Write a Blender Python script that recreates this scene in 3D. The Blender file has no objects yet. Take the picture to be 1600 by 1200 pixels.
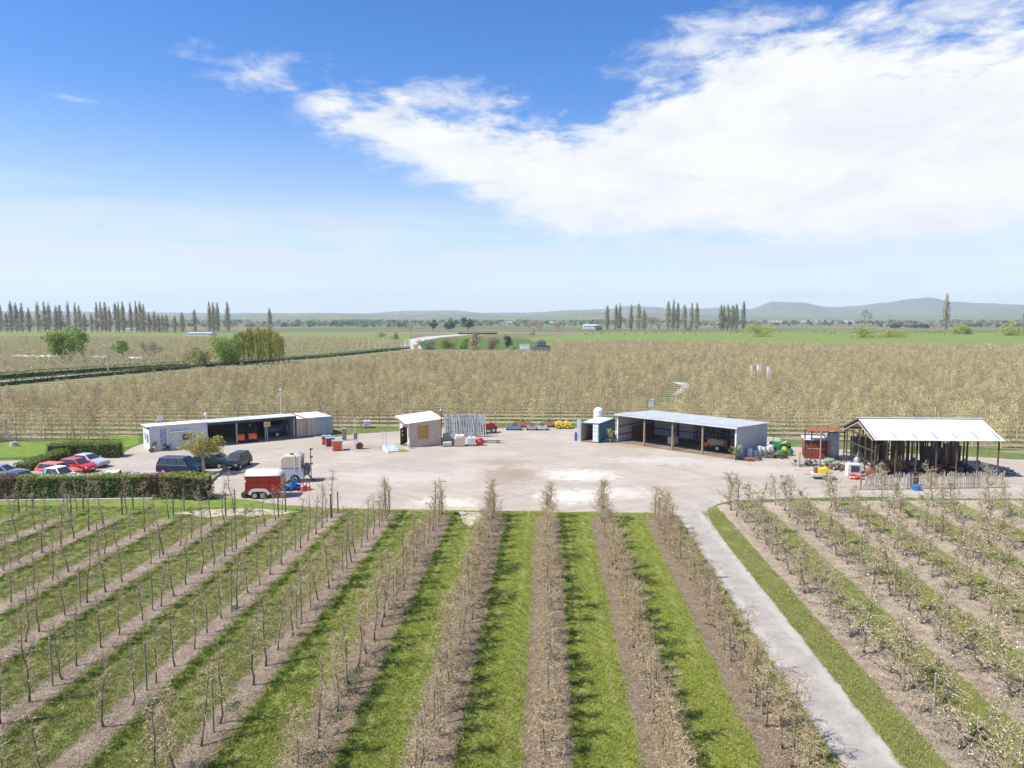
import bpy, math, random
from mathutils import Vector, Matrix, noise as mnoise
R = math.radians
rnd = random.Random(7)
sc = bpy.context.scene
C = sc.collection

# ------------------------------------------------------------------ camera
CAM_H, FPX, HORIZON, VPX = 16.5, 1110.0, 496.0, 855.0
cam_d = bpy.data.cameras.new('camera'); cam = bpy.data.objects.new('camera', cam_d); C.objects.link(cam)
cam_d.sensor_width = 36.0; cam_d.lens = FPX / 1600 * 36; cam_d.clip_end = 20000; cam_d.clip_start = 0.3
PITCH = math.atan((600 - HORIZON) / FPX); YAW = math.atan((VPX - 800) / FPX)
cam.location = (0, 0, CAM_H); cam.rotation_euler = (R(90) - PITCH, 0, YAW)
sc.camera = cam
CAM_M = cam.rotation_euler.to_matrix()

def ray(px, py):
    return CAM_M @ Vector(((px - 800) / FPX, (600 - py) / FPX, -1))
def G(px, py, z=0.0):
    """survey point: where the sight line meets level z"""
    d = ray(px, py); t = (z - CAM_H) / d.z
    return Vector((d.x * t, d.y * t, z))

# ------------------------------------------------------------------ light
SUN_EL, SUN_AZ = R(53), math.atan2(-1.0, -0.38)      # from the left, a little behind the camera (x, y)
EXPOSURE = 0.88
sc.view_settings.view_transform = 'Standard'; sc.view_settings.look = 'None'
sc.view_settings.gamma = 1.0; sc.view_settings.exposure = EXPOSURE; sc.view_settings.use_curve_mapping = False
sd = Vector((math.sin(SUN_AZ) * math.cos(SUN_EL), math.cos(SUN_AZ) * math.cos(SUN_EL), math.sin(SUN_EL)))
sun_d = bpy.data.lights.new('sun', 'SUN'); sun_d.energy = 4.2; sun_d.angle = R(0.6); sun_d.color = (1, 0.955, 0.88)
sun = bpy.data.objects.new('sun', sun_d); C.objects.link(sun)
sun.rotation_euler = sd.to_track_quat('Z', 'Y').to_euler(); sun.location = (-40, -20, 60)

class NT:
    """small node-tree helper"""
    def __init__(s, tree): s.t = tree; s.n = tree.nodes; s.l = tree.links
    def add(s, typ, **kw):
        n = s.n.new(typ)
        for k, v in kw.items(): setattr(n, k, v)
        return n
    def put(s, sock, v):
        if v is None: return
        if isinstance(v, bpy.types.NodeSocket): s.l.new(v, sock)
        else: sock.default_value = v
    def math(s, op, a, b=None, c=None, clamp=False):
        n = s.n.new('ShaderNodeMath'); n.operation = op; n.use_clamp = clamp
        s.put(n.inputs[0], a); s.put(n.inputs[1], b); s.put(n.inputs[2], c); return n.outputs[0]
    def sstep(s, x, a, b):
        n = s.n.new('ShaderNodeMapRange'); n.interpolation_type = 'SMOOTHSTEP'; n.clamp = True
        s.put(n.inputs[0], x); s.put(n.inputs[1], a); s.put(n.inputs[2], b); return n.outputs[0]
    def noise(s, vec, scale, detail=4, rough=.55, dist=0.0):
        n = s.n.new('ShaderNodeTexNoise'); s.put(n.inputs['Vector'], vec); n.inputs['Scale'].default_value = scale
        n.inputs['Detail'].default_value = detail; n.inputs['Roughness'].default_value = rough
        n.inputs['Distortion'].default_value = dist; return n.outputs['Fac']
    def mix(s, f, a, b):
        n = s.n.new('ShaderNodeMix'); n.data_type = 'RGBA'
        s.put(n.inputs[0], f)
        for i, v in ((6, a), (7, b)):
            if isinstance(v, tuple): n.inputs[i].default_value = (*v[:3], 1)
            else: s.l.new(v, n.inputs[i])
        return n.outputs[2]
    def comb(s, x, y, z):
        n = s.n.new('ShaderNodeCombineXYZ')
        for i, v in enumerate((x, y, z)): s.put(n.inputs[i], v)
        return n.outputs[0]
    def curve(s, x, pts):
        n = s.n.new('ShaderNodeFloatCurve'); c = n.mapping.curves[0]
        c.points[0].location = pts[0]; c.points[1].location = pts[-1]
        for p in pts[1:-1]: c.points.new(*p)
        n.mapping.update(); s.put(n.inputs['Value'], x); return n.outputs[0]

# world: Nishita sky with a cirrus and cloud-bank layer worked out over the direction
w = bpy.data.worlds.new('World'); sc.world = w; w.use_nodes = True
t = NT(w.node_tree); t.n.clear()
SKY_STRENGTH = 0.10
sky = t.add('ShaderNodeTexSky', sky_type='NISHITA'); sky.sun_disc = False
sky.sun_elevation = SUN_EL; sky.sun_rotation = SUN_AZ
sky.altitude = 50; sky.air_density = 1.0; sky.dust_density = 0.4; sky.ozone_density = 3.0
geo = t.add('ShaderNodeTexCoord'); sep = t.add('ShaderNodeSeparateXYZ'); t.l.new(geo.outputs['Generated'], sep.inputs[0])
dx, dy, dz = sep.outputs
az = t.math('ARCTAN2', dx, dy)                       # 0 along the rows, + to the right
el = t.math('ARCSINE', dz)
elp = t.math('MAXIMUM', el, 0.0)
cv = t.comb(t.math('MULTIPLY', az, 1.0), t.math('MULTIPLY', el, 2.6), 0.0)
n1 = t.noise(cv, 5.0, 8, .62, .25)
n2 = t.noise(cv, 18.0, 7, .62, .2)
# cloud bank: upper and lower edge as elevation over azimuth; u 0..1 = -0.4 .. 0.8 rad, level beyond
u = t.math('MULTIPLY_ADD', az, 1 / 1.4, 0.72 / 1.4, clamp=True)
def AE(px, py):
    d = ray(px, py).normalized(); return math.atan2(d.x, d.y), math.asin(d.z)
def UE(px, py): a, e = AE(px, py); return ((a + 0.72) / 1.4, e)
tp_ = [UE(*q) for q in ((470, 180), (600, 165), (740, 190), (850, 212), (900, 218), (960, 180), (1060, 115), (1180, 72), (1300, 52), (1450, 40), (1600, 25))]
bt_ = [UE(*q) for q in ((470, 178), (560, 220), (700, 288), (800, 330), (900, 366), (1000, 376), (1300, 374), (1600, 366))]
top = t.curve(u, [(0, tp_[0][1])] + tp_ + [(1, tp_[-1][1] + .02)])
bot = t.curve(u, [(0, bt_[0][1])] + bt_ + [(1, bt_[-1][1])])
wob = t.math('MULTIPLY_ADD', t.math('SUBTRACT', n1, 0.5), 0.17, t.math('MULTIPLY', t.math('SUBTRACT', n2, 0.5), 0.13))
up = t.sstep(t.math('ADD', t.math('SUBTRACT', top, el), wob), -0.030, 0.030)
lo = t.sstep(t.math('ADD', t.math('SUBTRACT', el, bot), t.math('MULTIPLY', wob, 0.55)), -0.022, 0.030)
inn = t.sstep(az, AE(430, 180)[0], AE(520, 200)[0])
gaps = t.math('MULTIPLY_ADD', t.sstep(t.noise(cv, 7.0, 8, .68, .5), .60, .72), -0.35, 1.0)
bank = t.math('MULTIPLY', t.math('MULTIPLY', t.math('MULTIPLY', up, lo), inn), gaps)
# loose wisps, everywhere above the haze
cw = t.comb(t.math('MULTIPLY', az, 1.0), t.math('MULTIPLY', el, 2.2), 3.7)
n3 = t.noise(cw, 4.2, 8, .6, .6)
n4 = t.noise(cw, 15.0, 7, .65, .5)
ws = t.math('MULTIPLY_ADD', n4, 0.35, t.math('MULTIPLY', n3, 0.65))
def blob(px, py, rx, ry):
    a = t.math('DIVIDE', t.math('SUBTRACT', az, AE(px, py)[0]), rx / FPX)
    b = t.math('DIVIDE', t.math('SUBTRACT', el, AE(px, py)[1]), ry / FPX)
    q = t.math('ADD', t.math('MULTIPLY', a, a), t.math('MULTIPLY', b, b))
    return t.math('EXPONENT', t.math('MULTIPLY', q, -1.0))
bl = blob(405, 118, 90, 34)
for b in ((650, 152, 110, 28), (105, 153, 55, 7), (350, 98, 60, 12), (460, 140, 60, 12), (1200, 30, 120, 25), (1500, 15, 200, 30), (1120, 85, 110, 35)):
    bl = t.math('MAXIMUM', bl, blob(*b))
high = t.sstep(el, 0.50, 0.72)  # thin patchy cloud added overhead, out of view, for the light it gives
bl = t.math('MAXIMUM', bl, t.math('MULTIPLY', high, 0.6))
wisp = t.sstep(t.math('MULTIPLY_ADD', bl, 0.20, ws), 0.585, 0.80)
wisp = t.math('MULTIPLY', wisp, 0.85)
# thin layered veil low over the horizon
nv = t.noise(t.comb(t.math('MULTIPLY', az, 1.2), t.math('MULTIPLY', el, 14.0), 1.3), 1.9, 7, .6, .5)
vshape = t.math('MULTIPLY', t.sstep(elp, 0.235, 0.06), 0.95)
veil = t.math('MULTIPLY', vshape, t.sstep(nv, 0.28, 0.60))
veil = t.math('MAXIMUM', veil, t.math('MULTIPLY', t.sstep(elp, 0.30, 0.0), 0.62))
cov = t.math('MAXIMUM', t.math('MAXIMUM', bank, wisp), 0.0, clamp=True)
hsv = t.add('ShaderNodeHueSaturation'); hsv.inputs['Saturation'].default_value = 1.35; hsv.inputs['Hue'].default_value = 0.512; hsv.inputs['Value'].default_value = 1.0
t.l.new(sky.outputs[0], hsv.inputs['Color'])
lit = 1.0 / SKY_STRENGTH
c1 = t.mix(veil, hsv.outputs[0], (0.445 * lit, 0.475 * lit, 0.535 * lit))
shade = t.mix(t.sstep(t.noise(cv, 6, 8, .65, .4), .32, .62), (0.475 * lit, 0.49 * lit, 0.515 * lit), (0.555 * lit, 0.555 * lit, 0.56 * lit))
c2 = t.mix(cov, c1, shade)
bg = t.add('ShaderNodeBackground'); bg.inputs['Strength'].default_value = SKY_STRENGTH; t.l.new(c2, bg.inputs['Color'])
wo = t.add('ShaderNodeOutputWorld'); t.l.new(bg.outputs[0], wo.inputs[0])
sc.cycles.max_bounces = 6; sc.cycles.diffuse_bounces = 3; sc.cycles.transparent_max_bounces = 8
sc.cycles.use_denoising = True

# ------------------------------------------------------------------ materials
MATS = {}
def pmat(name, col, var=.12, scale=3.0, rough=.8, metal=0.0, col2=None, spec=.3, bump=0.0, island=None, stretch=None, objvar=0.0, trans=0.0):
    """principled material: colour broken up by noise; island = list of colours picked per leaf"""
    if name in MATS: return MATS[name]
    m = bpy.data.materials.new(name); m.use_nodes = True; q = NT(m.node_tree)
    b = q.n['Principled BSDF']; b.inputs['Roughness'].default_value = rough; b.inputs['Metallic'].default_value = metal
    b.inputs['Specular IOR Level'].default_value = spec
    tc = q.add('ShaderNodeTexCoord'); vec = tc.outputs['Object']
    if stretch:
        mp = q.add('ShaderNodeMapping'); mp.inputs['Scale'].default_value = stretch; q.l.new(vec, mp.inputs[0]); vec = mp.outputs[0]
    if island:
        g = q.add('ShaderNodeNewGeometry'); r = q.add('ShaderNodeValToRGB'); r.color_ramp.interpolation = 'LINEAR'
        e = r.color_ramp.elements
        while len(e) < len(island): e.new(0.5)
        for i, c in enumerate(island): e[i].position = i / max(1, len(island) - 1); e[i].color = (*c, 1)
        q.l.new(g.outputs['Random Per Island'], r.inputs[0]); c = r.outputs[0]
        if objvar:
            oi = q.add('ShaderNodeObjectInfo')
            hs = q.add('ShaderNodeHueSaturation'); q.l.new(c, hs.inputs['Color'])
            q.l.new(q.math('MULTIPLY_ADD', oi.outputs['Random'], 2 * objvar, 1 - objvar), hs.inputs['Value'])
            q.l.new(q.math('MULTIPLY_ADD', oi.outputs['Random'], 0.03, 0.485), hs.inputs['Hue'])
            c = hs.outputs[0]
    else:
        a = tuple(x * (1 - var) for x in col); d = col2 or tuple(min(1, x * (1 + var)) for x in col)
        nf = q.sstep(q.noise(vec, scale, 6, .65), .3, .7)
        c = q.mix(nf, a, d)
        if bump:
            bp = q.add('ShaderNodeBump'); bp.inputs['Strength'].default_value = bump; bp.inputs['Distance'].default_value = .05
            q.l.new(q.noise(vec, scale * 6, 5, .7), bp.inputs['Height']); q.l.new(bp.outputs[0], b.inputs['Normal'])
    q.l.new(c, b.inputs['Base Color'])
    if trans:
        tr = q.add('ShaderNodeBsdfTranslucent'); q.l.new(c, tr.inputs[0]); ms = q.add('ShaderNodeMixShader'); ms.inputs[0].default_value = trans
        q.l.new(b.outputs[0], ms.inputs[1]); q.l.new(tr.outputs[0], ms.inputs[2]); q.l.new(ms.outputs[0], q.n['Material Output'].inputs[0])
    MATS[name] = m; return m

def paint(name, col, rough=.35):
    if name in MATS: return MATS[name]
    m = pmat(name, col, .06, 2.0, rough, 0, spec=.5)
    m.node_tree.nodes['Principled BSDF'].inputs['Coat Weight'].default_value = .22
    m.node_tree.nodes['Principled BSDF'].inputs['Coat Roughness'].default_value = .1
    return m

# ------------------------------------------------------------------ mesh helpers
class MB:
    def __init__(s): s.v = []; s.f = []
    def face(s, pts):
        i = len(s.v); s.v += [tuple(p) for p in pts]; s.f.append(tuple(range(i, i + len(pts))))
    def hexa(s, p):
        i = len(s.v); s.v += [tuple(q) for q in p]
        s.f += [(i, i+3, i+2, i+1), (i+4, i+5, i+6, i+7), (i, i+1, i+5, i+4), (i+1, i+2, i+6, i+5), (i+2, i+3, i+7, i+6), (i+3, i, i+4, i+7)]; return s
    def bx(s, x0, x1, y0, y1, z0, z1):
        return s.hexa([(x0,y0,z0),(x1,y0,z0),(x1,y1,z0),(x0,y1,z0),(x0,y0,z1),(x1,y0,z1),(x1,y1,z1),(x0,y1,z1)])
    def beam(s, a, b, w, h, up=(0, 0, 1)):
        a, b = Vector(a), Vector(b); d = (b - a).normalized(); upv = Vector(up)
        if abs(d.dot(upv)) > .98: upv = Vector((0, 1, 0))
        sx = d.cross(upv).normalized() * w / 2; sy = sx.cross(d).normalized() * h / 2
        return s.hexa([a-sx-sy, a+sx-sy, b+sx-sy, b-sx-sy, a-sx+sy, a+sx+sy, b+sx+sy, b-sx+sy])
    def tube(s, pts, rad, n=6, cap=True):
        pts = [Vector(p) for p in pts]
        if not isinstance(rad, (list, tuple)): rad = [rad] * len(pts)
        i0 = len(s.v); prev = None
        for k, p in enumerate(pts):
            d = (pts[min(k+1, len(pts)-1)] - pts[max(k-1, 0)]).normalized()
            ref = Vector((0, 0, 1)) if abs(d.z) < .9 else Vector((1, 0, 0))
            ax = d.cross(ref).normalized(); ay = d.cross(ax)
            for j in range(n):
                a = 2 * math.pi * j / n; q = p + (ax * math.cos(a) + ay * math.sin(a)) * rad[k]; s.v.append(tuple(q))
        for k in range(len(pts) - 1):
            for j in range(n):
                a, b = i0 + k*n + j, i0 + k*n + (j+1) % n
                s.f.append((a, b, b + n, a + n))
        if cap:
            s.f.append(tuple(i0 + j for j in range(n))[::-1]); s.f.append(tuple(i0 + (len(pts)-1)*n + j for j in range(n)))
        return s
    def prism_y(s, poly, y0, y1):
        """poly of (x, z) extruded along y"""
        i = len(s.v); n = len(poly)
        s.v += [(x, y0, z) for x, z in poly] + [(x, y1, z) for x, z in poly]
        s.f.append(tuple(i + k for k in range(n))); s.f.append(tuple(i + n + k for k in range(n))[::-1])
        for k in range(n): s.f.append((i + k, i + n + k, i + n + (k+1) % n, i + (k+1) % n))
        return s
    def prism_x(s, poly, x0, x1):
        i = len(s.v); n = len(poly)
        s.v += [(x0, y, z) for y, z in poly] + [(x1, y, z) for y, z in poly]
        s.f.append(tuple(i + k for k in range(n))); s.f.append(tuple(i + n + k for k in range(n))[::-1])
        for k in range(n): s.f.append((i + k, i + n + k, i + n + (k+1) % n, i + (k+1) % n))
        return s
    def corr(s, p0, u, v, pitch=.22, dep=.03):
        """ribbed metal sheet spanned by u (across the ribs) and v (along them)"""
        p0, u, v = Vector(p0), Vector(u), Vector(v); nrm = u.cross(v).normalized() * dep
        k = max(2, int(u.length / pitch)); i = len(s.v)
        for q in range(k * 4 + 1):
            o = p0 + u * (q / (k * 4)) + nrm * (1 if q % 4 in (1, 2) else 0)
            s.v += [tuple(o), tuple(o + v)]
        for q in range(k * 4): s.f.append((i + 2*q, i + 2*q + 2, i + 2*q + 3, i + 2*q + 1))
        return s
    def disc(s, c, r, n=16, axis='y', w=.1):
        a = Vector((0, w/2, 0)) if axis == 'y' else (Vector((w/2, 0, 0)) if axis == 'x' else Vector((0, 0, w/2)))
        return s.tube([Vector(c) - a, Vector(c) + a], r, n)
    def ball(s, c, rx, ry, rz, n=8, m=5, jit=0.0):
        i = len(s.v); c = Vector(c)
        for a in range(m + 1):
            th = math.pi * a / m
            for b in range(n):
                ph = 2 * math.pi * b / n; j = 1 + (rnd.uniform(-jit, jit) if jit else 0)
                s.v.append((c.x + rx*j*math.sin(th)*math.cos(ph), c.y + ry*j*math.sin(th)*math.sin(ph), c.z + rz*j*math.cos(th)))
        for a in range(m):
            for b in range(n):
                s.f.append((i + a*n + b, i + (a+1)*n + b, i + (a+1)*n + (b+1) % n, i + a*n + (b+1) % n))
        return s
    def mesh(s, name, mat, smooth=False):
        me = bpy.data.meshes.new(name); me.from_pydata(s.v, [], s.f); me.materials.append(mat)
        if smooth: me.polygons.foreach_set('use_smooth', [True] * len(me.polygons))
        me.update(); return me
    def build(s, name, mat, parent=None, smooth=False, loc=None, rz=0.0, bevel=0.0):
        return link(name, s.mesh(name, mat, smooth), parent, loc, rz, bevel)
def link(name, me, parent=None, loc=None, rz=0.0, bevel=0.0):
    o = bpy.data.objects.new(name, me); C.objects.link(o)
    if parent: o.parent = parent
    if loc is not None: o.location = loc
    if rz: o.rotation_euler.z = rz
    if bevel:
        b = o.modifiers.new('bevel', 'BEVEL'); b.width = bevel; b.segments = 2; b.limit_method = 'ANGLE'; b.angle_limit = R(30)
    return o
def tag(o, label=None, cat=None, group=None, kind=None):
    for k, v in (('label', label), ('category', cat), ('group', group), ('kind', kind)):
        if v: o[k] = v
    return o
def thing(name, label, cat, loc=(0, 0, 0), rz=0.0, group=None, scale=1.0):
    o = bpy.data.objects.new(name, None); C.objects.link(o); o.empty_display_size = .3
    o.location = loc; o.rotation_euler.z = rz; o.scale = (scale,) * 3
    return tag(o, label, cat, group)
def box(name, m, parent, *a, bevel=0.0): return MB().bx(*a).build(name, m, parent, bevel=bevel)
ORD = ['zeroth', 'first', 'second', 'third', 'fourth', 'fifth', 'sixth', 'seventh', 'eighth', 'ninth', 'tenth', 'eleventh', 'twelfth', 'thirteenth', 'fourteenth',
       'fifteenth', 'sixteenth', 'seventeenth', 'eighteenth', 'nineteenth', 'twentieth']
TENS = {2: 'twenty', 3: 'thirty', 4: 'forty'}
def ordn(n): return ORD[n] if n <= 20 else (TENS[n // 10] + '-' + ORD[n % 10] if n % 10 else {3: 'thirtieth', 4: 'fortieth'}[n // 10])

def scatter(name, pts, sources, label, cat=None, structure=False):
    """uncountable cover: one object that sets the source meshes out on points (x, y, z, yaw, scale, which)"""
    me = bpy.data.meshes.new(name); me.from_pydata([p[:3] for p in pts], [], [])
    a = me.attributes.new('rot', 'FLOAT_VECTOR', 'POINT'); a.data.foreach_set('vector', [c for p in pts for c in (0, 0, p[3])])
    a = me.attributes.new('scl', 'FLOAT', 'POINT'); a.data.foreach_set('value', [p[4] for p in pts])
    a = me.attributes.new('which', 'INT', 'POINT'); a.data.foreach_set('value', [p[5] for p in pts])
    o = bpy.data.objects.new(name, me); C.objects.link(o)
    col = bpy.data.collections.new(name + '_sources')
    for k, s in enumerate(sources):
        so = bpy.data.objects.new('%s_source_%02d' % (name, k), s); col.objects.link(so)
    ng = bpy.data.node_groups.new(name + '_scatter', 'GeometryNodeTree')
    ng.interface.new_socket('Geometry', in_out='INPUT', socket_type='NodeSocketGeometry')
    ng.interface.new_socket('Geometry', in_out='OUTPUT', socket_type='NodeSocketGeometry')
    N = ng.nodes; L = ng.links
    gi = N.new('NodeGroupInput'); go = N.new('NodeGroupOutput'); ip = N.new('GeometryNodeInstanceOnPoints'); ci = N.new('GeometryNodeCollectionInfo')
    ci.inputs['Collection'].default_value = col; ci.inputs['Separate Children'].default_value = True; ci.inputs['Reset Children'].default_value = True
    L.new(gi.outputs[0], ip.inputs['Points']); L.new(ci.outputs[0], ip.inputs['Instance']); ip.inputs['Pick Instance'].default_value = True
    for nm, ty, sk in (('rot', 'FLOAT_VECTOR', 'Rotation'), ('scl', 'FLOAT', 'Scale'), ('which', 'INT', 'Instance Index')):
        na = N.new('GeometryNodeInputNamedAttribute'); na.data_type = ty; na.inputs[0].default_value = nm
        L.new(na.outputs[0], ip.inputs[sk])
    L.new(ip.outputs[0], go.inputs[0])
    o.modifiers.new('scatter', 'NODES').node_group = ng
    return tag(o, label, cat, kind='stuff')
# ------------------------------------------------------------------ the ground
def sheet(name, pts, m, z, jit=0.0, step=1.2, kind='structure'):
    """level sheet over an outline with ragged edges"""
    out = []
    n = len(pts)
    for i in range(n):
        a, b = Vector(pts[i][:2]), Vector(pts[(i+1) % n][:2]); L = (b - a).length
        k = max(1, min(240, int(L / step))) if jit else 1
        nn = Vector((-(b-a).y, (b-a).x)); nn = nn.normalized() if nn.length else nn
        for j in range(k):
            p = a.lerp(b, j / k)
            if jit: p = p + nn * jit * (.7 * mnoise.noise((p.x * .5, p.y * .5, z * 91)) + .6 * mnoise.noise((p.x * 2.7, p.y * 2.7, z * 91)) + .5 * mnoise.noise((p.x * 6.1, p.y * 6.1, z * 91)))
            out.append((p.x, p.y, z))
    me = bpy.data.meshes.new(name); me.from_pydata(out, [], [tuple(range(len(out)))]); me.materials.append(m); me.update()
    o = link(name, me)
    if o.data.polygons[0].normal.z < 0: o.data.flip_normals()
    o['kind'] = kind; return o

def ground_mat(name, fn, rough=.95, bump=.35, bscale=14.0):
    m = bpy.data.materials.new(name); m.use_nodes = True; q = NT(m.node_tree); b = q.n['Principled BSDF']
    b.inputs['Roughness'].default_value = rough; b.inputs['Specular IOR Level'].default_value = .12
    tc = q.add('ShaderNodeTexCoord'); P = tc.outputs['Object']; sp = q.add('ShaderNodeSeparateXYZ'); q.l.new(P, sp.inputs[0])
    c = fn(q, P, sp.outputs[0], sp.outputs[1]); q.l.new(c, b.inputs['Base Color'])
    bp = q.add('ShaderNodeBump'); bp.inputs['Strength'].default_value = bump; bp.inputs['Distance'].default_value = .08
    q.l.new(q.noise(P, bscale, 6, .75), bp.inputs['Height']); q.l.new(bp.outputs[0], b.inputs['Normal'])
    return m

def grass_cols(q, P, dark, light, dry):
    c = q.mix(q.sstep(q.noise(P, 1.1, 6, .7), .32, .68), dark, light)
    c = q.mix(q.math('MULTIPLY', q.sstep(q.noise(P, .33, 5, .7), .5, .75), .7), c, dry)
    return q.mix(q.math('MULTIPLY', q.sstep(q.noise(P, 9.0, 4, .8), .5, .75), .45), c, dark)

def f_ground(q, P, X, Y):
    near = grass_cols(q, P, (.05, .095, .018), (.10, .15, .03), (.20, .18, .075))
    vo = q.add('ShaderNodeTexVoronoi'); vo.feature = 'F1'; mp = q.add('ShaderNodeMapping'); mp.inputs['Scale'].default_value = (.0032, .0075, 1); mp.inputs['Rotation'].default_value = (0, 0, .35)
    q.l.new(P, mp.inputs[0]); q.l.new(mp.outputs[0], vo.inputs['Vector']); vo.inputs['Scale'].default_value = 1.0
    r = q.add('ShaderNodeValToRGB'); e = r.color_ramp.elements; r.color_ramp.interpolation = 'CONSTANT'
    cols = [(.17, .14, .075), (.10, .15, .05), (.22, .19, .12), (.075, .125, .045), (.19, .16, .09), (.12, .13, .06)]
    while len(e) < len(cols): e.new(.5)
    for i, c in enumerate(cols): e[i].position = i / len(cols); e[i].color = (*c, 1)
    sx = q.add('ShaderNodeSeparateColor'); q.l.new(vo.outputs['Color'], sx.inputs[0]); q.l.new(sx.outputs[0], r.inputs[0])
    far = q.mix(q.math('MULTIPLY', q.noise(P, .06, 5, .7), .5), r.outputs[0], (.14, .14, .07))
    return q.mix(q.sstep(Y, 520.0, 640.0), near, far)
M_ground = ground_mat('ground_grass', f_ground)
o = sheet('ground', [(-8000, -350), (8000, -350), (8000, 7800), (-8000, 7800)], M_ground, 0.0)

def f_yard(q, P, X, Y):
    base = q.mix(q.sstep(q.noise(P, .16, 6, .65), .3, .7), (.345, .30, .245), (.435, .39, .33))
    base = q.mix(q.math('MULTIPLY', q.sstep(q.noise(P, 1.7, 7, .75), .45, .75), .5), base, (.33, .285, .24))
    mp = q.add('ShaderNodeMapping'); mp.inputs['Scale'].default_value = (.25, 1.9, 1); mp.inputs['Rotation'].default_value = (0, 0, .12); q.l.new(P, mp.inputs[0])
    tr = q.sstep(q.noise(mp.outputs[0], .55, 5, .65, .5), .52, .72)
    base = q.mix(q.math('MULTIPLY', tr, .4), base, (.33, .27, .215))
    for cx_, cy_, f_ in ((-30., 40., 1.5), (28., 30., 1.2)):
        rr = q.math('SQRT', q.math('ADD', q.math('POWER', q.math('SUBTRACT', X, cx_), 2.0), q.math('POWER', q.math('SUBTRACT', Y, cy_), 2.0)))
        arc = q.noise(q.comb(q.math('MULTIPLY', rr, f_), q.math('MULTIPLY', q.noise(P, .03, 2), 6.0), 0.0), 1.0, 4, .7)
        base = q.mix(q.math('MULTIPLY', q.sstep(arc, .5, .62), .5), base, (.29, .245, .205))
    grit = q.noise(P, 26.0, 3, .85)
    base = q.mix(q.math('MULTIPLY', q.sstep(grit, .52, .7), .35), base, (.52, .49, .46))
    base = q.mix(q.math('MULTIPLY', q.sstep(grit, .46, .30), .45), base, (.21, .185, .165))
    nz = q.math('MULTIPLY', q.math('SUBTRACT', q.noise(P, .8, 9, .78), .5), 4.2)
    def stain(px, py, rx, ry, col, k):
        p = G(px, py)
        a = q.math('DIVIDE', q.math('SUBTRACT', X, p.x), rx); b_ = q.math('DIVIDE', q.math('SUBTRACT', Y, p.y), ry)
        d = q.math('SQRT', q.math('ADD', q.math('MULTIPLY', a, a), q.math('MULTIPLY', b_, b_)))
        return q.math('MULTIPLY', q.sstep(q.math('ADD', d, nz), 1.3, .35), k), col
    for s in ((800, 742, 3.6, 4.2, (.27, .195, .14), .75), (790, 722, 3.0, 2.0, (.29, .215, .16), .6), (905, 742, 4.2, 3.0, (.60, .56, .49), .8), (890, 776, 3.2, 2.4, (.62, .58, .50), .8),
              (700, 786, 3.0, 2.0, (.58, .53, .45), .7), (960, 770, 4.0, 2.2, (.56, .53, .48), .6), (560, 700, 5, 2.4, (.27, .225, .185), .7), (1040, 720, 7.0, 2.5, (.52, .49, .46), .5),
              (620, 745, 9, 3, (.48, .45, .41), .5), (1180, 735, 6, 3, (.48, .43, .37), .5), (1040, 695, 8, 3.2, (.30, .225, .165), .75), (505, 748, 1.8, 1.0, (.22, .2, .18), .8)):
        k, col = stain(*s); base = q.mix(k, base, col)
    return base
M_yard = ground_mat('yard_gravel', f_yard, bump=.5, bscale=30.0)
pxs = [(500, 804), (610, 803), (720, 802), (900, 802), (1062, 806), (1095, 800), (1118, 788), (1150, 782), (1230, 779), (1345, 776), (1500, 779), (1680, 781), (1680, 724), (1560, 716), (1330, 702), (1225, 697), (1215, 684), (1100, 672), (1000, 668), (900, 666),
       (760, 666), (690, 668), (600, 672), (560, 676), (525, 680), (463, 674), (300, 686), (217, 694), (196, 705), (186, 716), (75, 717), (-60, 722), (-60, 782), (250, 779), (322, 773), (345, 779), (400, 781), (450, 791)]
sheet('yard', [G(*p) for p in pxs], M_yard, .006, jit=.35)

def f_road(q, P, X, Y):
    base = q.mix(q.sstep(q.noise(P, .9, 8, .8), .32, .68), (.275, .25, .222), (.39, .36, .325))
    l = q.math('SUBTRACT', X, q.math('MULTIPLY_ADD', Y, 0.0, TRX)); l = q.math('ABSOLUTE', l)
    wt = q.math('MULTIPLY', q.sstep(l, .45, .8), q.sstep(l, 1.35, 1.0))
    base = q.mix(q.math('MULTIPLY', q.math('MULTIPLY', wt, q.sstep(q.noise(P, .4, 5, .7), .3, .6)), .6), base, (.45, .42, .38))
    base = q.mix(q.math('MULTIPLY', q.sstep(l, 1.2, 2.0), .5), base, (.33, .29, .24))
    grit = q.noise(P, 22.0, 3, .85)
    base = q.mix(q.math('MULTIPLY', q.sstep(grit, .52, .7), .3), base, (.52, .49, .46))
    return q.mix(q.math('MULTIPLY', q.sstep(grit, .46, .3), .4), base, (.24, .22, .20))
TRX = 12.05
M_road = ground_mat('track_gravel', f_road, bump=.5, bscale=30.0)
ra, rb = G(1066, 803), G(1112, 790)
sheet('farm_track', [(10.8, 5), (13.2, 5), (13.2, 40), (13.2, 52), (13.3, 57), (13.9, 61.0), (rb.x + .6, rb.y + 2), (ra.x - .4, ra.y + .8), (11.0, 56), (10.85, 40)], M_road, .014, jit=.11, step=.22)

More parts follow.
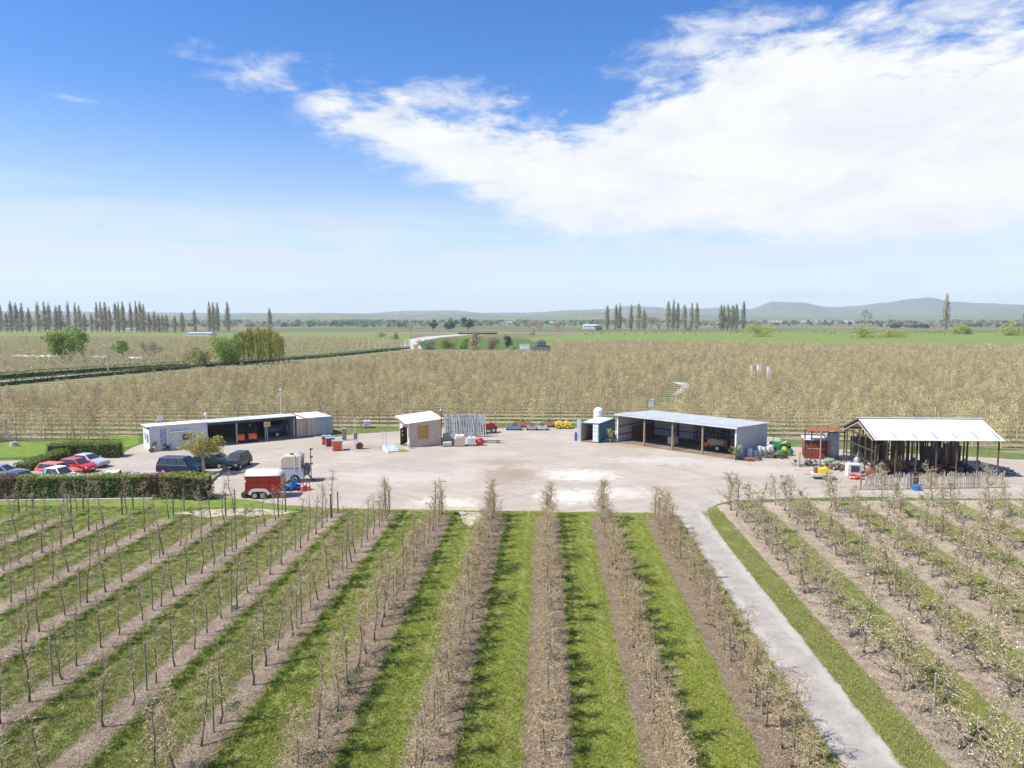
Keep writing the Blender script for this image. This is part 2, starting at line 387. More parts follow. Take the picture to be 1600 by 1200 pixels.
ROWS_X0, ROW = 0.1, 4.45
def stripes(q, P, X, x0, wid):
    wob = q.math('MULTIPLY', q.math('SUBTRACT', q.noise(P, 1.3, 8, .8), .5), .95)
    s = q.math('SUBTRACT', q.math('FRACT', q.math('MULTIPLY_ADD', X, 1 / ROW, -x0 / ROW + .5)), .5)
    s = q.math('MULTIPLY', s, ROW)                         # metres right of the nearest row
    d = q.math('ADD', q.math('ABSOLUTE', s), wob)
    return s, q.sstep(q.math('SUBTRACT', d, wid), .10, -.10), wob
def f_floor(q, P, X, Y):
    s, soil, wob = stripes(q, P, X, ROWS_X0, q.math('MULTIPLY_ADD', q.sstep(X, -6.0, -17.0), -.32, .95))
    soil = q.math('MULTIPLY', soil, q.sstep(Y, 58.4, 57.6))
    left = q.sstep(X, -6.0, -17.0)
    g = grass_cols(q, P, (.125, .165, .030), (.21, .25, .058), (.29, .265, .10))
    gl = grass_cols(q, P, (.125, .15, .04), (.20, .21, .07), (.31, .25, .14))
    g = q.mix(q.math('MULTIPLY', left, .85), g, gl)
    lane = q.math('ABSOLUTE', q.math('SUBTRACT', q.math('ABSOLUTE', q.math('SUBTRACT', q.math('ABSOLUTE', s), 2.225)), .62))
    track = q.math('MULTIPLY', q.sstep(q.math('ADD', lane, q.math('MULTIPLY', wob, .5)), .24, .05), q.math('MULTIPLY', q.sstep(q.noise(P, .35, 4, .6), .35, .65), .45))
    g = q.mix(track, g, (.30, .27, .14))
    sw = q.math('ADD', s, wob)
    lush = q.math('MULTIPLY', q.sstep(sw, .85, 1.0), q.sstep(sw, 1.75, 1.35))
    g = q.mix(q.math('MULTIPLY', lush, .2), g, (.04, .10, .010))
    e = q.mix(q.sstep(q.noise(P, 2.2, 7, .75), .3, .7), (.165, .120, .078), (.265, .200, .140))
    el_ = q.mix(q.sstep(q.noise(P, 1.3, 7, .75), .3, .7), (.225, .17, .12), (.37, .305, .235))
    e = q.mix(left, e, el_)
    e = q.mix(q.math('MULTIPLY', q.sstep(q.noise(P, 14., 4, .8), .5, .68), .5), e, (.125, .095, .07))
    e = q.mix(q.math('MULTIPLY', q.sstep(q.noise(P, .7, 5, .7), .58, .72), .4), e, (.09, .12, .03))
    c = q.mix(soil, g, e)
    bare = q.sstep(q.noise(P, .8, 6, .8), .70, .78)
    return q.mix(q.math('MULTIPLY', bare, .6), c, (.33, .28, .21))
M_floor = ground_mat('orchard_floor', f_floor, bump=.8, bscale=9.0)
sheet('orchard_floor', [(-90, 4), (10.8, 4), (10.9, 40), (11.0, 57.5), (9.0, 59.6), (-8, 59.5), (-15.0, 59.4), (-22, 60.2), (-30, 61.5), (-90, 62.5)], M_floor, .010, jit=.3)

def f_floor_r(q, P, X, Y):
    s, soil, wob = stripes(q, P, X, 15.8, 1.15)
    g = grass_cols(q, P, (.12, .145, .038), (.20, .215, .07), (.31, .26, .13))
    e = q.mix(q.sstep(q.noise(P, 1.5, 7, .75), .3, .7), (.30, .24, .18), (.45, .375, .29))
    e = q.mix(q.math('MULTIPLY', q.sstep(q.noise(P, 14., 4, .8), .5, .68), .35), e, (.18, .14, .105))
    soil = q.math('MULTIPLY', soil, q.sstep(q.math('ADD', X, wob), 14.8, 15.0))
    c = q.mix(soil, g, e)
    return q.mix(q.math('MULTIPLY', q.sstep(q.noise(P, .6, 8, .8), .52, .68), .6), c, (.31, .265, .175))
M_floor_r = ground_mat('blossom_block_floor', f_floor_r, bump=.8, bscale=9.0)
sheet('orchard_floor', [(13.0, 4), (95, 4), (95, 66.0), (40, 65.2), (24, 64.0), (18.0, 63.2), (15.6, 62.6), (14.2, 61.2), (13.2, 57), (13.0, 40)], M_floor_r, .010, jit=.22)

# left lawn, pale dug patch, verge
def f_lawn(q, P, X, Y): return grass_cols(q, P, (.11, .17, .028), (.18, .24, .045), (.25, .24, .08))
M_lawn = ground_mat('lawn_grass', f_lawn, bump=.6)
sheet('lawn', [G(*p) for p in ((-60, 716), (72, 713), (76, 694), (90, 690), (-60, 693))], M_lawn, .004, jit=.2)
sheet('lawn', [G(*p) for p in ((190, 700), (217, 694), (217, 678), (170, 680))], M_lawn, .0045, jit=.2)
sheet('verge', [G(*p) for p in ((-80, 783), (250, 781), (325, 777), (400, 782), (450, 792), (502, 804), (400, 812), (-80, 812))], M_lawn, .004 + .012, jit=.3)
def f_pale(q, P, X, Y): return q.mix(q.sstep(q.noise(P, 1.6, 7, .75), .3, .7), (.42, .36, .28), (.62, .56, .46))
M_pale = ground_mat('pale_dirt', f_pale, bump=.5)
sheet('dirt_patch', [G(*p) for p in ((262, 803), (330, 796), (420, 795), (470, 800), (430, 805), (330, 808))], M_pale, .024, jit=.5, step=.6)
sheet('dirt_patch', [G(*p) for p in ((716, 800), (752, 801), (748, 815), (733, 823), (722, 816))], M_pale, .022, jit=.25, step=.4)

# headland behind the yard, lanes, the green pasture on the right
def f_head(q, P, X, Y): return grass_cols(q, P, (.085, .12, .03), (.15, .17, .05), (.30, .25, .15))
M_head = ground_mat('headland_grass', f_head)
def f_orch(q, P, X, Y):
    s, soil, wob = stripes(q, P, Y, .1, 1.0)
    return q.mix(soil, grass_cols(q, P, (.07, .105, .025), (.12, .15, .04), (.22, .19, .09)), q.mix(q.noise(P, 2, 6, .7), (.19, .15, .10), (.33, .27, .20)))
M_orch = ground_mat('far_orchard_floor', f_orch)
HEDGE_B = [(-80, 611), (0, 603), (130, 590), (380, 568), (500, 559), (640, 545)]
HEDGE_A = [(-80, 599), (0, 592), (150, 581), (292, 572.5)]
sheet('far_orchard_floor', [G(*p) for p in [(-80, 694), (205, 690), (230, 670), (520, 674), (680, 666), (1000, 666), (1225, 688), (1700, 716), (1700, 537), (1200, 540), (860, 545), (640, 545.5), (500, 560), (380, 569), (130, 591), (-80, 612)]], M_orch, .003)
sheet('far_orchard_floor', [G(*p) for p in [(-200, 607), (0, 591), (292, 571.5), (640, 543), (640, 531), (500, 527), (-200, 527)]], M_orch, .0035)
def f_past(q, P, X, Y): return grass_cols(q, P, (.12, .175, .035), (.18, .225, .05), (.26, .24, .09))
M_past = ground_mat('pasture_grass', f_past)
sheet('pasture', [G(*p) for p in ((860, 544.5), (1200, 539.5), (1750, 536.5), (1750, 519), (1200, 520), (900, 522), (820, 528))], M_past, .02)
sheet('pasture', [G(*p) for p in ((-300, 526.5), (440, 525.5), (640, 530.5), (640, 523), (440, 520.5), (-300, 520))], M_past, .02)
lane = [G(*p) for p in ((-80, 605), (0, 597.5), (150, 585.5), (300, 574.5), (380, 567.5), (500, 558), (625, 546))]
lo_ = [G(*p) for p in ((610, 545), (500, 556), (380, 565), (300, 572), (150, 582.5), (0, 594), (-80, 601))]
sheet('lane', lane + lo_, M_road, .012)
M_palegr = pmat('pale_lane', (.42, .40, .37), .1, .3)
sheet('lane', [G(*p) for p in ((625, 547), (660, 545), (654, 538), (662, 532), (690, 527), (740, 522.5), (770, 521), (720, 522), (665, 526), (634, 531), (627, 537))], M_palegr, .030)
sheet('farm_track', [G(*p) for p in ((1050, 618), (1058, 618), (1072, 610), (1079, 604), (1078, 599.5), (1050, 596), (1052, 598), (1066, 602.5), (1062, 608))], M_palegr, .012)
sheet('headland', [G(*p) for p in ((517, 684), (560, 678), (690, 669), (1000, 669), (1000, 664), (690, 664), (520, 672))], M_head, .009)
sheet('headland', [G(*p) for p in ((1224, 698), (1330, 703), (1680, 723), (1680, 713), (1330, 693), (1220, 686))], M_head, .009)

# ------------------------------------------------------------------ hills
def hill_mat(name, a, b, c):
    m = ground_mat(name, lambda q, P, X, Y: q.mix(q.sstep(q.noise(P, .012, 6, .7), .55, .66), q.mix(q.sstep(q.noise(P, .004, 6, .65), .35, .65), a, b), c), bump=0.0)
    return m
def terrain(name, prof, d0, d1, amp, m, na=150, nd=14, seed=0.0):
    v = []; f = []
    for i in range(na + 1):
        px = -250 + 2100 * i / na
        k = 0
        while k < len(prof) - 2 and prof[k+1][0] < px: k += 1
        (xa, ya), (xb, yb) = prof[k], prof[k+1]; q = min(1, max(0, (px - xa) / (xb - xa))); q = q*q*(3-2*q); py = ya + (yb - ya) * q
        dirv = ray(px, HORIZON); dirv.z = 0; dirv.normalize()
        for j in range(nd + 1):
            s = j / nd; d = d0 + (d1 - d0) * s
            top = (HORIZON - py) / FPX * d1 * .97 + CAM_H
            e = min(1, s / .85); e = e*e*(3-2*e)
            p = dirv * d
            nz = mnoise.fractal((p.x * .0032, p.y * .0032, seed), 1.0, 2.0, 5)
            rid = abs(mnoise.noise((p.x * .006, p.y * .0025, seed + 4)))
            z = -.8 + max(0, top) * e * (1 - .35 * rid * (1 - s)) + amp * nz * min(1, s * 3) * (1 - .6 * s)
            if s > .93: z = max(z, top * .96) if s < .99 else z
            v.append((p.x, p.y, z))
    for i in range(na):
        for j in range(nd):
            a = i * (nd+1) + j; f.append((a, a + nd + 1, a + nd + 2, a + 1))
    me = bpy.data.meshes.new(name); me.from_pydata(v, [], f); me.materials.append(m); me.polygons.foreach_set('use_smooth', [True] * len(f)); me.update()
    o = link(name, me); o['kind'] = 'structure'; return o
terrain('hills', [(-300, 490), (0, 488), (200, 489), (400, 490), (560, 490), (650, 486), (700, 485), (760, 489), (820, 488), (900, 485), (944, 484), (987, 478.5), (1018, 480.5), (1060, 483), (1097, 483), (1127, 481), (1171, 484.5), (1206, 473.5), (1250, 474),
                  (1285, 480), (1302, 481.5), (1337, 480), (1381, 476), (1425, 471), (1447, 469.5), (1490, 476), (1534, 478), (1600, 480), (1900, 482)], 4600, 6600, 14, hill_mat('far_hill', (.16, .15, .09), (.11, .13, .06), (.05, .07, .035)), na=260, nd=18)
terrain('foothills', [(-300, 493), (100, 492.5), (300, 494), (430, 490.5), (500, 489), (600, 492), (680, 489.5), (740, 491), (800, 493), (880, 490), (940, 488), (1000, 488), (1080, 491), (1150, 494), (1300, 495), (1600, 493), (1900, 493)], 2700, 3900, 7,
        hill_mat('near_hill', (.19, .17, .10), (.12, .15, .06), (.045, .07, .03)), na=220, nd=14, seed=3.3)
# ------------------------------------------------------------------ vegetation sources
def leafq(b, p, s, r, up=.0):
    """one leaf or leaf clump: a small four-sided face in a random attitude"""
    a = Vector((r.gauss(0, 1), r.gauss(0, 1), r.gauss(0, 1))).normalized()
    c = a.cross(Vector((r.gauss(0, 1), r.gauss(0, 1), r.gauss(0, 1)))).normalized()
    a = a * s * r.uniform(.6, 1.1); c = c * s * r.uniform(.35, .7); p = Vector(p)
    b.face((p - a * .5, p + c * .5, p + a * .6, p - c * .5))
def rv(r): return Vector((r.gauss(0, 1), r.gauss(0, 1), r.gauss(0, 1))).normalized()

M_bark = pmat('orchard_bark', (.175, .135, .10), .35, 7, .9)
M_barkr = pmat('old_orchard_bark', (.27, .22, .175), .35, 6, .9, col2=(.34, .27, .20))
M_twig = pmat('pale_twigs', (.40, .315, .215), .25, 5, .9)
M_leafA = pmat('bare_tree_buds', (0, 0, 0), island=[(.30, .22, .13), (.20, .19, .06), (.36, .26, .16), (.15, .16, .04)], objvar=.15)
M_leafB = pmat('spindle_leaves', (0, 0, 0), island=[(0.438, 0.315, 0.174), (0.296, 0.255, 0.082), (0.497, 0.360, 0.212), (0.202, 0.206, 0.048), (0.392, 0.294, 0.145), (0.616, 0.490, 0.338)], objvar=.15, trans=.2)
M_leafC = pmat('blossom_leaves', (0, 0, 0), island=[(0.132, 0.164, 0.037), (0.330, 0.292, 0.127), (0.212, 0.228, 0.063), (0.476, 0.380, 0.240), (0.171, 0.196, 0.051), (0.397, 0.329, 0.164), (0.820, 0.708, 0.607)], objvar=.15, trans=.2)
M_bloss = pmat('white_blossom', (0, 0, 0), island=[(.74, .68, .63), (.80, .78, .74), (.70, .60, .56)], trans=.2)

def fruit_tree(seed, kind):
    r = random.Random(seed); tr = MB(); br = MB(); lf = MB(); bl = MB()
    H = {'A': r.uniform(2.9, 3.6), 'B': r.uniform(2.7, 3.2), 'C': r.uniform(2.8, 3.5)}[kind]
    r0 = {'A': .040, 'B': .038, 'C': .060}[kind]
    lean = Vector((r.gauss(0, .05), r.gauss(0, .07), 0)) * (2.2 if kind == 'C' else 1)
    pts = []; n = 9; off = Vector((0, 0, 0))
    for i in range(n):
        s = i / (n - 1)
        if i: off += Vector((r.gauss(0, .035), r.gauss(0, .045), 0)) * (1.5 if kind == 'C' else 1)
        pts.append(Vector((0, 0, -.05 + H * s)) + lean * H * s + off)
    rad = [r0 * (1.25 if i == 0 else 1) * (1 - .82 * i / (n - 1)) + .004 for i in range(n)]
    tr.tube(pts, rad, 6)
    nb = {'A': r.randint(20, 30), 'B': 44, 'C': 32}[kind]
    for k in range(nb):
        s = (k + r.random()) / nb; s = .10 + .88 * s if kind != 'A' else .22 + .76 * s
        i = min(n - 2, int(s * (n - 1))); p = pts[i].lerp(pts[i+1], s * (n - 1) - i)
        an = r.uniform(0, 2 * math.pi); L = {'A': r.uniform(.22, .95), 'B': r.uniform(.55, 1.2), 'C': r.uniform(.6, 1.45)}[kind] * (1.15 - .75 * s)
        # rows run along y: branches are pruned to reach along the row more than across
        d = Vector((math.cos(an) * .9, math.sin(an), r.uniform(-.05, .7))).normalized()
        q = [p]
        for j in range(3):
            d = (d + Vector((r.gauss(0, .2), r.gauss(0, .2), r.gauss(.02, .2)))).normalized(); q.append(q[-1] + d * L / 3)
        rb = {'A': .014, 'B': .013, 'C': .018}[kind] * r.uniform(.7, 1.3)
        br.tube(q, [rb, rb * .8, rb * .55, rb * .3], 3, cap=False)
        for w_ in range({'A': 6, 'B': 6, 'C': 6}[kind]):
            a = q[r.randint(1, 3)]; e = a + (rv(r) + Vector((0, 0, .35))) * r.uniform(.12, .38)
            br.tube([a, a.lerp(e, .5) + rv(r) * .03, e], [rb * .5, rb * .4, rb * .2], 3, cap=False)
            for m_ in range({'A': 1, 'B': 4, 'C': 5}[kind]):
                leafq(lf, a.lerp(e, r.uniform(.2, 1.1)) + rv(r) * .05, {'A': .045, 'B': .06, 'C': .075}[kind], r)
            if kind == 'C' and r.random() < .6: leafq(bl, e + rv(r) * .05, .075, r)
            if kind == 'B' and r.random() < .06: leafq(bl, e, .06, r)
        for m_ in range({'A': 2, 'B': 6, 'C': 8}[kind]):
            i2 = r.randint(0, 2); leafq(lf, q[i2].lerp(q[i2+1], r.random()) + rv(r) * .06, {'A': .045, 'B': .068, 'C': .088}[kind], r)
    out = [('trunk', tr.mesh('trunk', M_barkr if kind == 'C' else M_bark, True)), ('branches', br.mesh('branches', M_twig)),
           ('leaves', lf.mesh('leaves', {'A': M_leafA, 'B': M_leafB, 'C': M_leafC}[kind]))]
    if bl.f: out.append(('blossom', bl.mesh('blossom', M_bloss)))
    return out
SRC = {k: [fruit_tree(100 * i + ord(k), k) for i in range(n)] for k, n in (('A', 14), ('B', 12), ('C', 12))}

def visible(x, y): return -.80 * y - 1.5 < x < .65 * y + 1.6
tree_no = [0]
def plant_tree(kind, x, y, label, group):
    src = rnd.choice(SRC[kind])
    o = thing('fruit_tree', label, 'fruit tree', (x, y, .012), rnd.choice((0, math.pi)) + rnd.uniform(-.5, .5), group, rnd.uniform(.80, 1.16))
    o.rotation_euler.x = rnd.gauss(0, .035); o.rotation_euler.y = rnd.gauss(0, .035)
    for nm, me in src: link(nm, me, o)
    tree_no[0] += 1
M_post_g = pmat('green_treated_post', (.13, .15, .085), .25, 4, .85)
M_post_p = pmat('weathered_post', (.25, .255, .185), .2, 4, .9)
M_cap = pmat('pale_cut_wood', (.42, .36, .26), .15, 9, .9)
post_me = {}
for nm, m_, h, r_ in (('g', M_post_g, 1.95, .062), ('p', M_post_p, 2.3, .045)):
    post_me[nm] = (MB().tube([(0, 0, -.02), (0, 0, h)], [r_ * 1.05, r_], 8).mesh('shaft', m_, False), MB().tube([(0, 0, h), (0, 0, h + .015)], [r_ * .98, r_ * .9], 8).mesh('cut_top', M_cap))
def post(kind, x, y, label, group):
    o = thing('trellis_post', label, 'post', (x, y, .012), rnd.uniform(0, 6), group, rnd.uniform(.93, 1.06))
    link('shaft', post_me[kind][0], o); link('cut_top', post_me[kind][1], o)

ROWPTS = []
def row_name(k):
    if k == 0: return 'centre row'
    return '%s row %s of centre row' % (ordn(abs(k)), 'left' if k < 0 else 'right')
for k in range(-10, 3):
    X = ROWS_X0 + ROW * k; dense = -2 <= k <= 2
    sp = 1.34 if dense else (1.6 if k == -3 else 1.72)
    y = 57.3; i = 0; pn = 0; posts = 0
    post('g', X + rnd.uniform(-.05, .05), 58.15, 'dark green end post at the yard end, ' + row_name(k), 'posts of the left block')
    if visible(X, 56.6): post('g', X + rnd.uniform(-.08, .08), 56.55, 'green post second from the yard, ' + row_name(k), 'posts of the left block')
    ROWPTS.append((X, 57.6, 20))
    nextpost = 47.5 + rnd.uniform(-2, 2); pn = 2
    while y > 20.5:
        xx = X + rnd.gauss(0, .10); yy = y + rnd.gauss(0, .14)
        if visible(xx, yy):
            i += 1
            gap = (not dense) and rnd.random() < .07
            if not gap:
                kd = 'B' if dense else 'A'
                if k in (-2,) and rnd.random() < .35: kd = 'A'
                if k == -3 and rnd.random() < .3: kd = 'B'
                look = 'twiggy tan-leaved spindle' if kd == 'B' else 'thin bare young'
                plant_tree(kd, xx, yy, '%s fruit tree, %s from yard, %s' % (look, ordn(i), row_name(k)), 'fruit trees left of the track')
            else: i -= 1
        if yy < nextpost:
            nextpost -= 9.2
            if visible(X, yy - .5):
                pn += 1; post('p', X + rnd.uniform(-.06, .06), yy - .6, 'pale weathered post, %s post from yard, %s' % (ordn(pn), row_name(k)), 'posts of the left block')
        y -= sp
for k in range(6):
    X = 15.8 + ROW * k; y = 62.2; i = 0; nextpost = 54 + rnd.uniform(-3, 3); pn = 0
    rn = '%s row right of the track' % ordn(k + 1)
    ROWPTS.append((X, 62.5, 20))
    while y > 21:
        xx = X + rnd.gauss(0, .14); yy = y + rnd.gauss(0, .2)
        if visible(xx, yy):
            i += 1; plant_tree('C', xx, yy, 'crooked blossoming fruit tree, %s from yard, %s' % (ordn(i), rn), 'blossoming trees right of the track')
        if yy < nextpost:
            nextpost -= 11
            if visible(X, yy - .5):
                pn += 1; post('p', X + rnd.uniform(-.1, .1), yy - .8, 'pale weathered post, %s from the yard in %s' % (ordn(pn), rn), 'posts of the right block')
        y -= 1.85 if k < 5 else 2.4
print('foreground fruit trees', tree_no[0])

# grass sward, litter and weeds of the foreground
M_gA = pmat('sward_green', (0, 0, 0), island=[(0.149, 0.221, 0.030), (0.295, 0.340, 0.055), (0.221, 0.280, 0.043), (0.429, 0.370, 0.088)])
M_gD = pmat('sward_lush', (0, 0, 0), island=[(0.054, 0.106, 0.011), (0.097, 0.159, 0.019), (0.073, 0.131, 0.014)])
M_gY = pmat('sward_dry', (0, 0, 0), island=[(0.150, 0.195, 0.045), (0.255, 0.255, 0.090), (0.210, 0.240, 0.053), (0.390, 0.330, 0.165)])
M_lit = pmat('twig_litter', (0, 0, 0), island=[(.33, .26, .18), (.16, .12, .085), (.42, .34, .25), (.24, .18, .12)])
def tuft(seed, m, h, n, rad):
    r = random.Random(seed); b = MB()
    for i in range(n):
        a = r.uniform(0, 6.28); q = Vector((math.cos(a), math.sin(a), 0)) * rad * math.sqrt(r.random())
        hh = h * r.uniform(.5, 1.2); d = Vector((r.gauss(0, .35), r.gauss(0, .35), 1)) * hh; sd_ = Vector((-math.sin(a), math.cos(a), 0)) * .012
        b.face((q - sd_, q + sd_, q + d))
    return b.mesh('tuft', m)
def litter(seed):
    r = random.Random(seed); b = MB()
    for i in range(7):
        p = Vector((r.gauss(0, .16), r.gauss(0, .16), r.uniform(.01, .05))); d = Vector((r.gauss(0, 1), r.gauss(0, 1), r.gauss(0, .2))).normalized() * r.uniform(.06, .22); w_ = d.cross(Vector((0, 0, 1))).normalized() * .008
        b.face((p - w_, p + w_, p + d))
    for i in range(8): leafq(b, (r.gauss(0, .2), r.gauss(0, .2), r.uniform(.005, .03)), .05, r)
    return b.mesh('litter', M_lit)
gsrc = [tuft(i, M_gA, .055, 24, .17) for i in range(4)] + [tuft(10 + i, M_gD, .10, 28, .16) for i in range(3)] + [tuft(20 + i, M_gY, .065, 18, .17) for i in range(4)]
gp = []; lp = []
r = random.Random(5)
for n_ in range(150000):
    y = 20 + 40 * r.random() ** 1.15; x = r.uniform(-.8 * y - 1, .65 * y + 1)
    if 10.75 + .25 * mnoise.noise((0, y * 1.3, 3)) + .15 < x < 13.2 + .3 * mnoise.noise((5, y * 1.1, 3)): continue
    right = x > 13
    if not right and y > 59.2: continue
    s = ((x - (15.8 if right else ROWS_X0)) / ROW + .5) % 1 - .5; s *= ROW
    wob = .25 * mnoise.noise((x * .9, y * .9, 0))
    wid = 1.15 if right else (.98 if x > -11 else .66)
    lane_t = abs(abs(abs(s) - 2.225) - .62)
    if not right and lane_t < .15 and r.random() < .45 and mnoise.noise((x * .35, y * .35, 4)) > -.1: continue
    if abs(s) + wob < wid and (y < 58 or right) and not (right and x < 14.9):
        if r.random() < .42: lp.append((x, y, .012, r.uniform(0, 6.28), r.uniform(.6, 1.3), r.randint(0, 3)))
        if r.random() < (.34 if abs(s) > wid - .28 else .05): gp.append((x, y, .01, r.uniform(0, 6.28), r.uniform(.5, 1.0), r.randint(7, 10)))
        continue
    left = x < -12
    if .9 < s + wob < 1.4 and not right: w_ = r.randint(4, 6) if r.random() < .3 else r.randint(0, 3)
    elif right or (left and r.random() < .75): w_ = r.randint(7, 10) if r.random() < .88 else r.randint(0, 3)
    else: w_ = r.randint(0, 3) if r.random() < .85 else r.randint(7, 10)
    if mnoise.noise((x * .5, y * .5, 7)) > .35 and w_ > 6 and r.random() < .5: continue
    gp.append((x, y, .008, r.uniform(0, 6.28), r.uniform(.7, 1.25), w_))
scatter('orchard_grass', gp, gsrc, 'mown green grass in the lanes between the fruit tree rows')
scatter('twig_litter', lp, [litter(i) for i in range(4)], 'pruned twigs and dry leaves littering the bare soil strips')
print('tufts', len(gp), len(lp))
M_weed = pmat('weed_green', (0, 0, 0), island=[(.035, .10, .02), (.06, .15, .035), (.05, .12, .02)])
def weed(px, py, size, label):
    r = random.Random(px); p = G(px, py); b = MB()
    for i in range(int(130 * size)):
        a = r.uniform(0, 6.28); q = math.sqrt(r.random()) * .38 * size
        leafq(b, (math.cos(a) * q, math.sin(a) * q * 1.4, .03 + .28 * size * (1 - (q / (.4 * size)) ** 2) * r.random()), .10, r)
    o = thing('weed_clump', label, 'weed', (p.x, p.y, .012), 0, 'leafy weeds in the soil strips'); b.build('leaves', M_weed, o)
    st = MB()
    for i in range(6): st.tube([(0, 0, 0), (r.gauss(0, .15) * size, r.gauss(0, .15) * size, .2 * size)], [.008, .004], 3)
    st.build('stems', M_weed, o)
weed(546, 1072, 1.6, 'largest leafy green weed clump in the soil strip left of centre')
weed(556, 1052, .8, 'small weed clump just behind the largest weed clump')
weed(523, 1119, 1.1, 'leafy weed clump just in front of the largest weed clump')
weed(487, 1188, 1.2, 'leafy weed clump at the bottom edge, nearest the camera')
weed(363, 1106, .8, 'lone small weed clump beside a bare trunk, left part of the orchard')
weed(366, 952, .6, 'tiny weed clump at the foot of a trunk, far from the others')

# ------------------------------------------------------------------ the far orchard (uncountable)
def far_tree(seed, m, n, H=3.5, rad=.95, ls=.22):
    r = random.Random(seed); b = MB()
    b.tube([(0, 0, -.1), (r.gauss(0, .06), r.gauss(0, .06), H * .5), (r.gauss(0, .1), r.gauss(0, .1), H)], [.06, .05, .015], 4, cap=False)
    for i in range(14):
        z = r.uniform(.7, H * .9); a = r.uniform(0, 6.28); L = rad * (1.1 - .6 * z / H)
        b.tube([(0, 0, z), (math.cos(a) * L * .8, math.sin(a) * L, z + r.uniform(0, .5))], [.022, .008], 3, cap=False)
    for i in range(n):
        z = .6 + (H - .5) * r.random(); q = rad * (1.15 - .7 * z / H) * math.sqrt(r.random()); a = r.uniform(0, 6.28)
        leafq(b, (math.cos(a) * q, math.sin(a) * q * .68, z), ls * r.uniform(.7, 1.2), r)
    return b.mesh('far_tree', m)
M_farA = pmat('far_orchard_leaves', (0, 0, 0), island=[(0.428, 0.318, 0.166), (0.343, 0.303, 0.090), (0.656, 0.519, 0.345), (0.257, 0.252, 0.068), (0.541, 0.419, 0.234), (0.783, 0.678, 0.524), (0.370, 0.303, 0.124), (0.456, 0.376, 0.166)], objvar=.25, trans=.25)
M_farP = pmat('pink_orchard_leaves', (0, 0, 0), island=[(0.454, 0.372, 0.199), (0.630, 0.537, 0.343), (0.303, 0.289, 0.099), (0.530, 0.441, 0.254), (0.731, 0.675, 0.464)], objvar=.15, trans=.25)
def inside(p, poly):
    x, y = p; c = False; j = len(poly) - 1
    for i in range(len(poly)):
        a, b = poly[i], poly[j]
        if (a[1] > y) != (b[1] > y) and x < (b[0]-a[0]) * (y-a[1]) / (b[1]-a[1]) + a[0]: c = not c
        j = i
    return c
def g2(L): return [tuple(G(*p)[:2]) for p in L]
def back(px, py): return (px, HORIZON + (py - HORIZON) * 1.235)    # where a 3.1 m tree stands whose top shows at py
MAIN = g2([(-60, 690), (205, 687), (232, 668), (520, 670), (690, 663), (1000, 663), (1225, 684), (1330, 691), (1680, 711)] + [back(*q) for q in ((1680, 537), (1200, 534), (1000, 530.5), (864, 531), (860, 547), (640, 547), (500, 559), (380, 568), (130, 590), (-60, 608))])
FLD = g2([(-80, 597), (0, 589), (292, 570), (640, 544)] + [back(*q) for q in ((640, 530), (500, 526), (-80, 525))])
TRACK = g2([(996, 660), (1028, 660), (1084, 606), (1084, 597), (1044, 594), (1044, 600), (1055, 605), (1040, 622)])
def fill(poly, dx, dy, srcs, hole=None, sv=.09):
    xs = [p[0] for p in poly]; ys = [p[1] for p in poly]; out = []
    y = min(ys) + .4
    while y < max(ys):
        x0 = max(min(xs), -.84 * y - 8)
        while x0 < min(max(xs), .7 * y + 8):
            x = x0 + r.uniform(-.4, .4); yy = y + .12 * (x0 % 7 - 3) * 0
            if inside((x, yy), poly) and visible(x + (6 if x < 0 else -6), yy) and not (hole and inside((x, yy), hole)) and r.random() > .03:
                s = 1 + r.gauss(0, sv) + .16 * mnoise.noise((x * .03, yy * .03, 2))
                out.append((x, yy + r.gauss(0, .08), 0, r.choice((0, math.pi)) + r.uniform(-.3, .3), max(.5, s), r.randint(*srcs)))
            x0 += dy
        y += dx
    return out
M_upale = pmat('pale_stakes', (.50, .47, .40), .1, 2)
fs = [far_tree(i, M_farA, 430, H=3.1, rad=1.15, ls=.15) for i in range(6)]
fp = [far_tree(40 + i, M_farP, 90, H=3.6, rad=1.1, ls=.36) for i in range(4)]
pts = fill(MAIN, ROW * .93, 1.7, (0, 5), TRACK)
stake = MB().tube([(0, 0, 0), (0, 0, 3.4)], .045, 4).mesh('stake', M_upale)
pts += [(q[0] + .6, q[1], 0, 0, r.uniform(.9, 1.1), 6) for q in pts if r.random() < .16]
scatter('orchard_trees', pts, fs + [stake], 'wide tan and pale green orchard filling the plain behind the yard')
pts2 = fill(FLD, ROW * 1.15, 3.0, (0, 3))
scatter('orchard_trees', pts2, fp, 'pinkish orchard beyond the long dark hedges, left background')
print('far trees', len(pts), len(pts2))
# ------------------------------------------------------------------ background trees
M_trunk = pmat('tree_bark', (.17, .14, .11), .3, 3, .9)
M_popl = pmat('poplar_twigs_brown', (0, 0, 0), island=[(0.355, 0.263, 0.159), (0.254, 0.226, 0.101), (0.439, 0.316, 0.201), (0.203, 0.196, 0.071)], objvar=.15)
M_poplg = pmat('poplar_twigs_green', (0, 0, 0), island=[(0.204, 0.216, 0.079), (0.140, 0.172, 0.051), (0.296, 0.259, 0.129), (0.235, 0.230, 0.086)], objvar=.15)
M_pink = pmat('bare_pink_twigs', (0, 0, 0), island=[(.33, .24, .18), (.40, .30, .23), (.28, .21, .15)])
M_green = pmat('fresh_green_leaves', (0, 0, 0), island=[(0.163, 0.276, 0.036), (0.270, 0.391, 0.050), (0.122, 0.207, 0.030), (0.351, 0.437, 0.070)], trans=.25)
M_dkgreen = pmat('dark_evergreen_leaves', (0, 0, 0), island=[(0.023, 0.065, 0.026), (0.039, 0.098, 0.033), (0.016, 0.046, 0.019)])
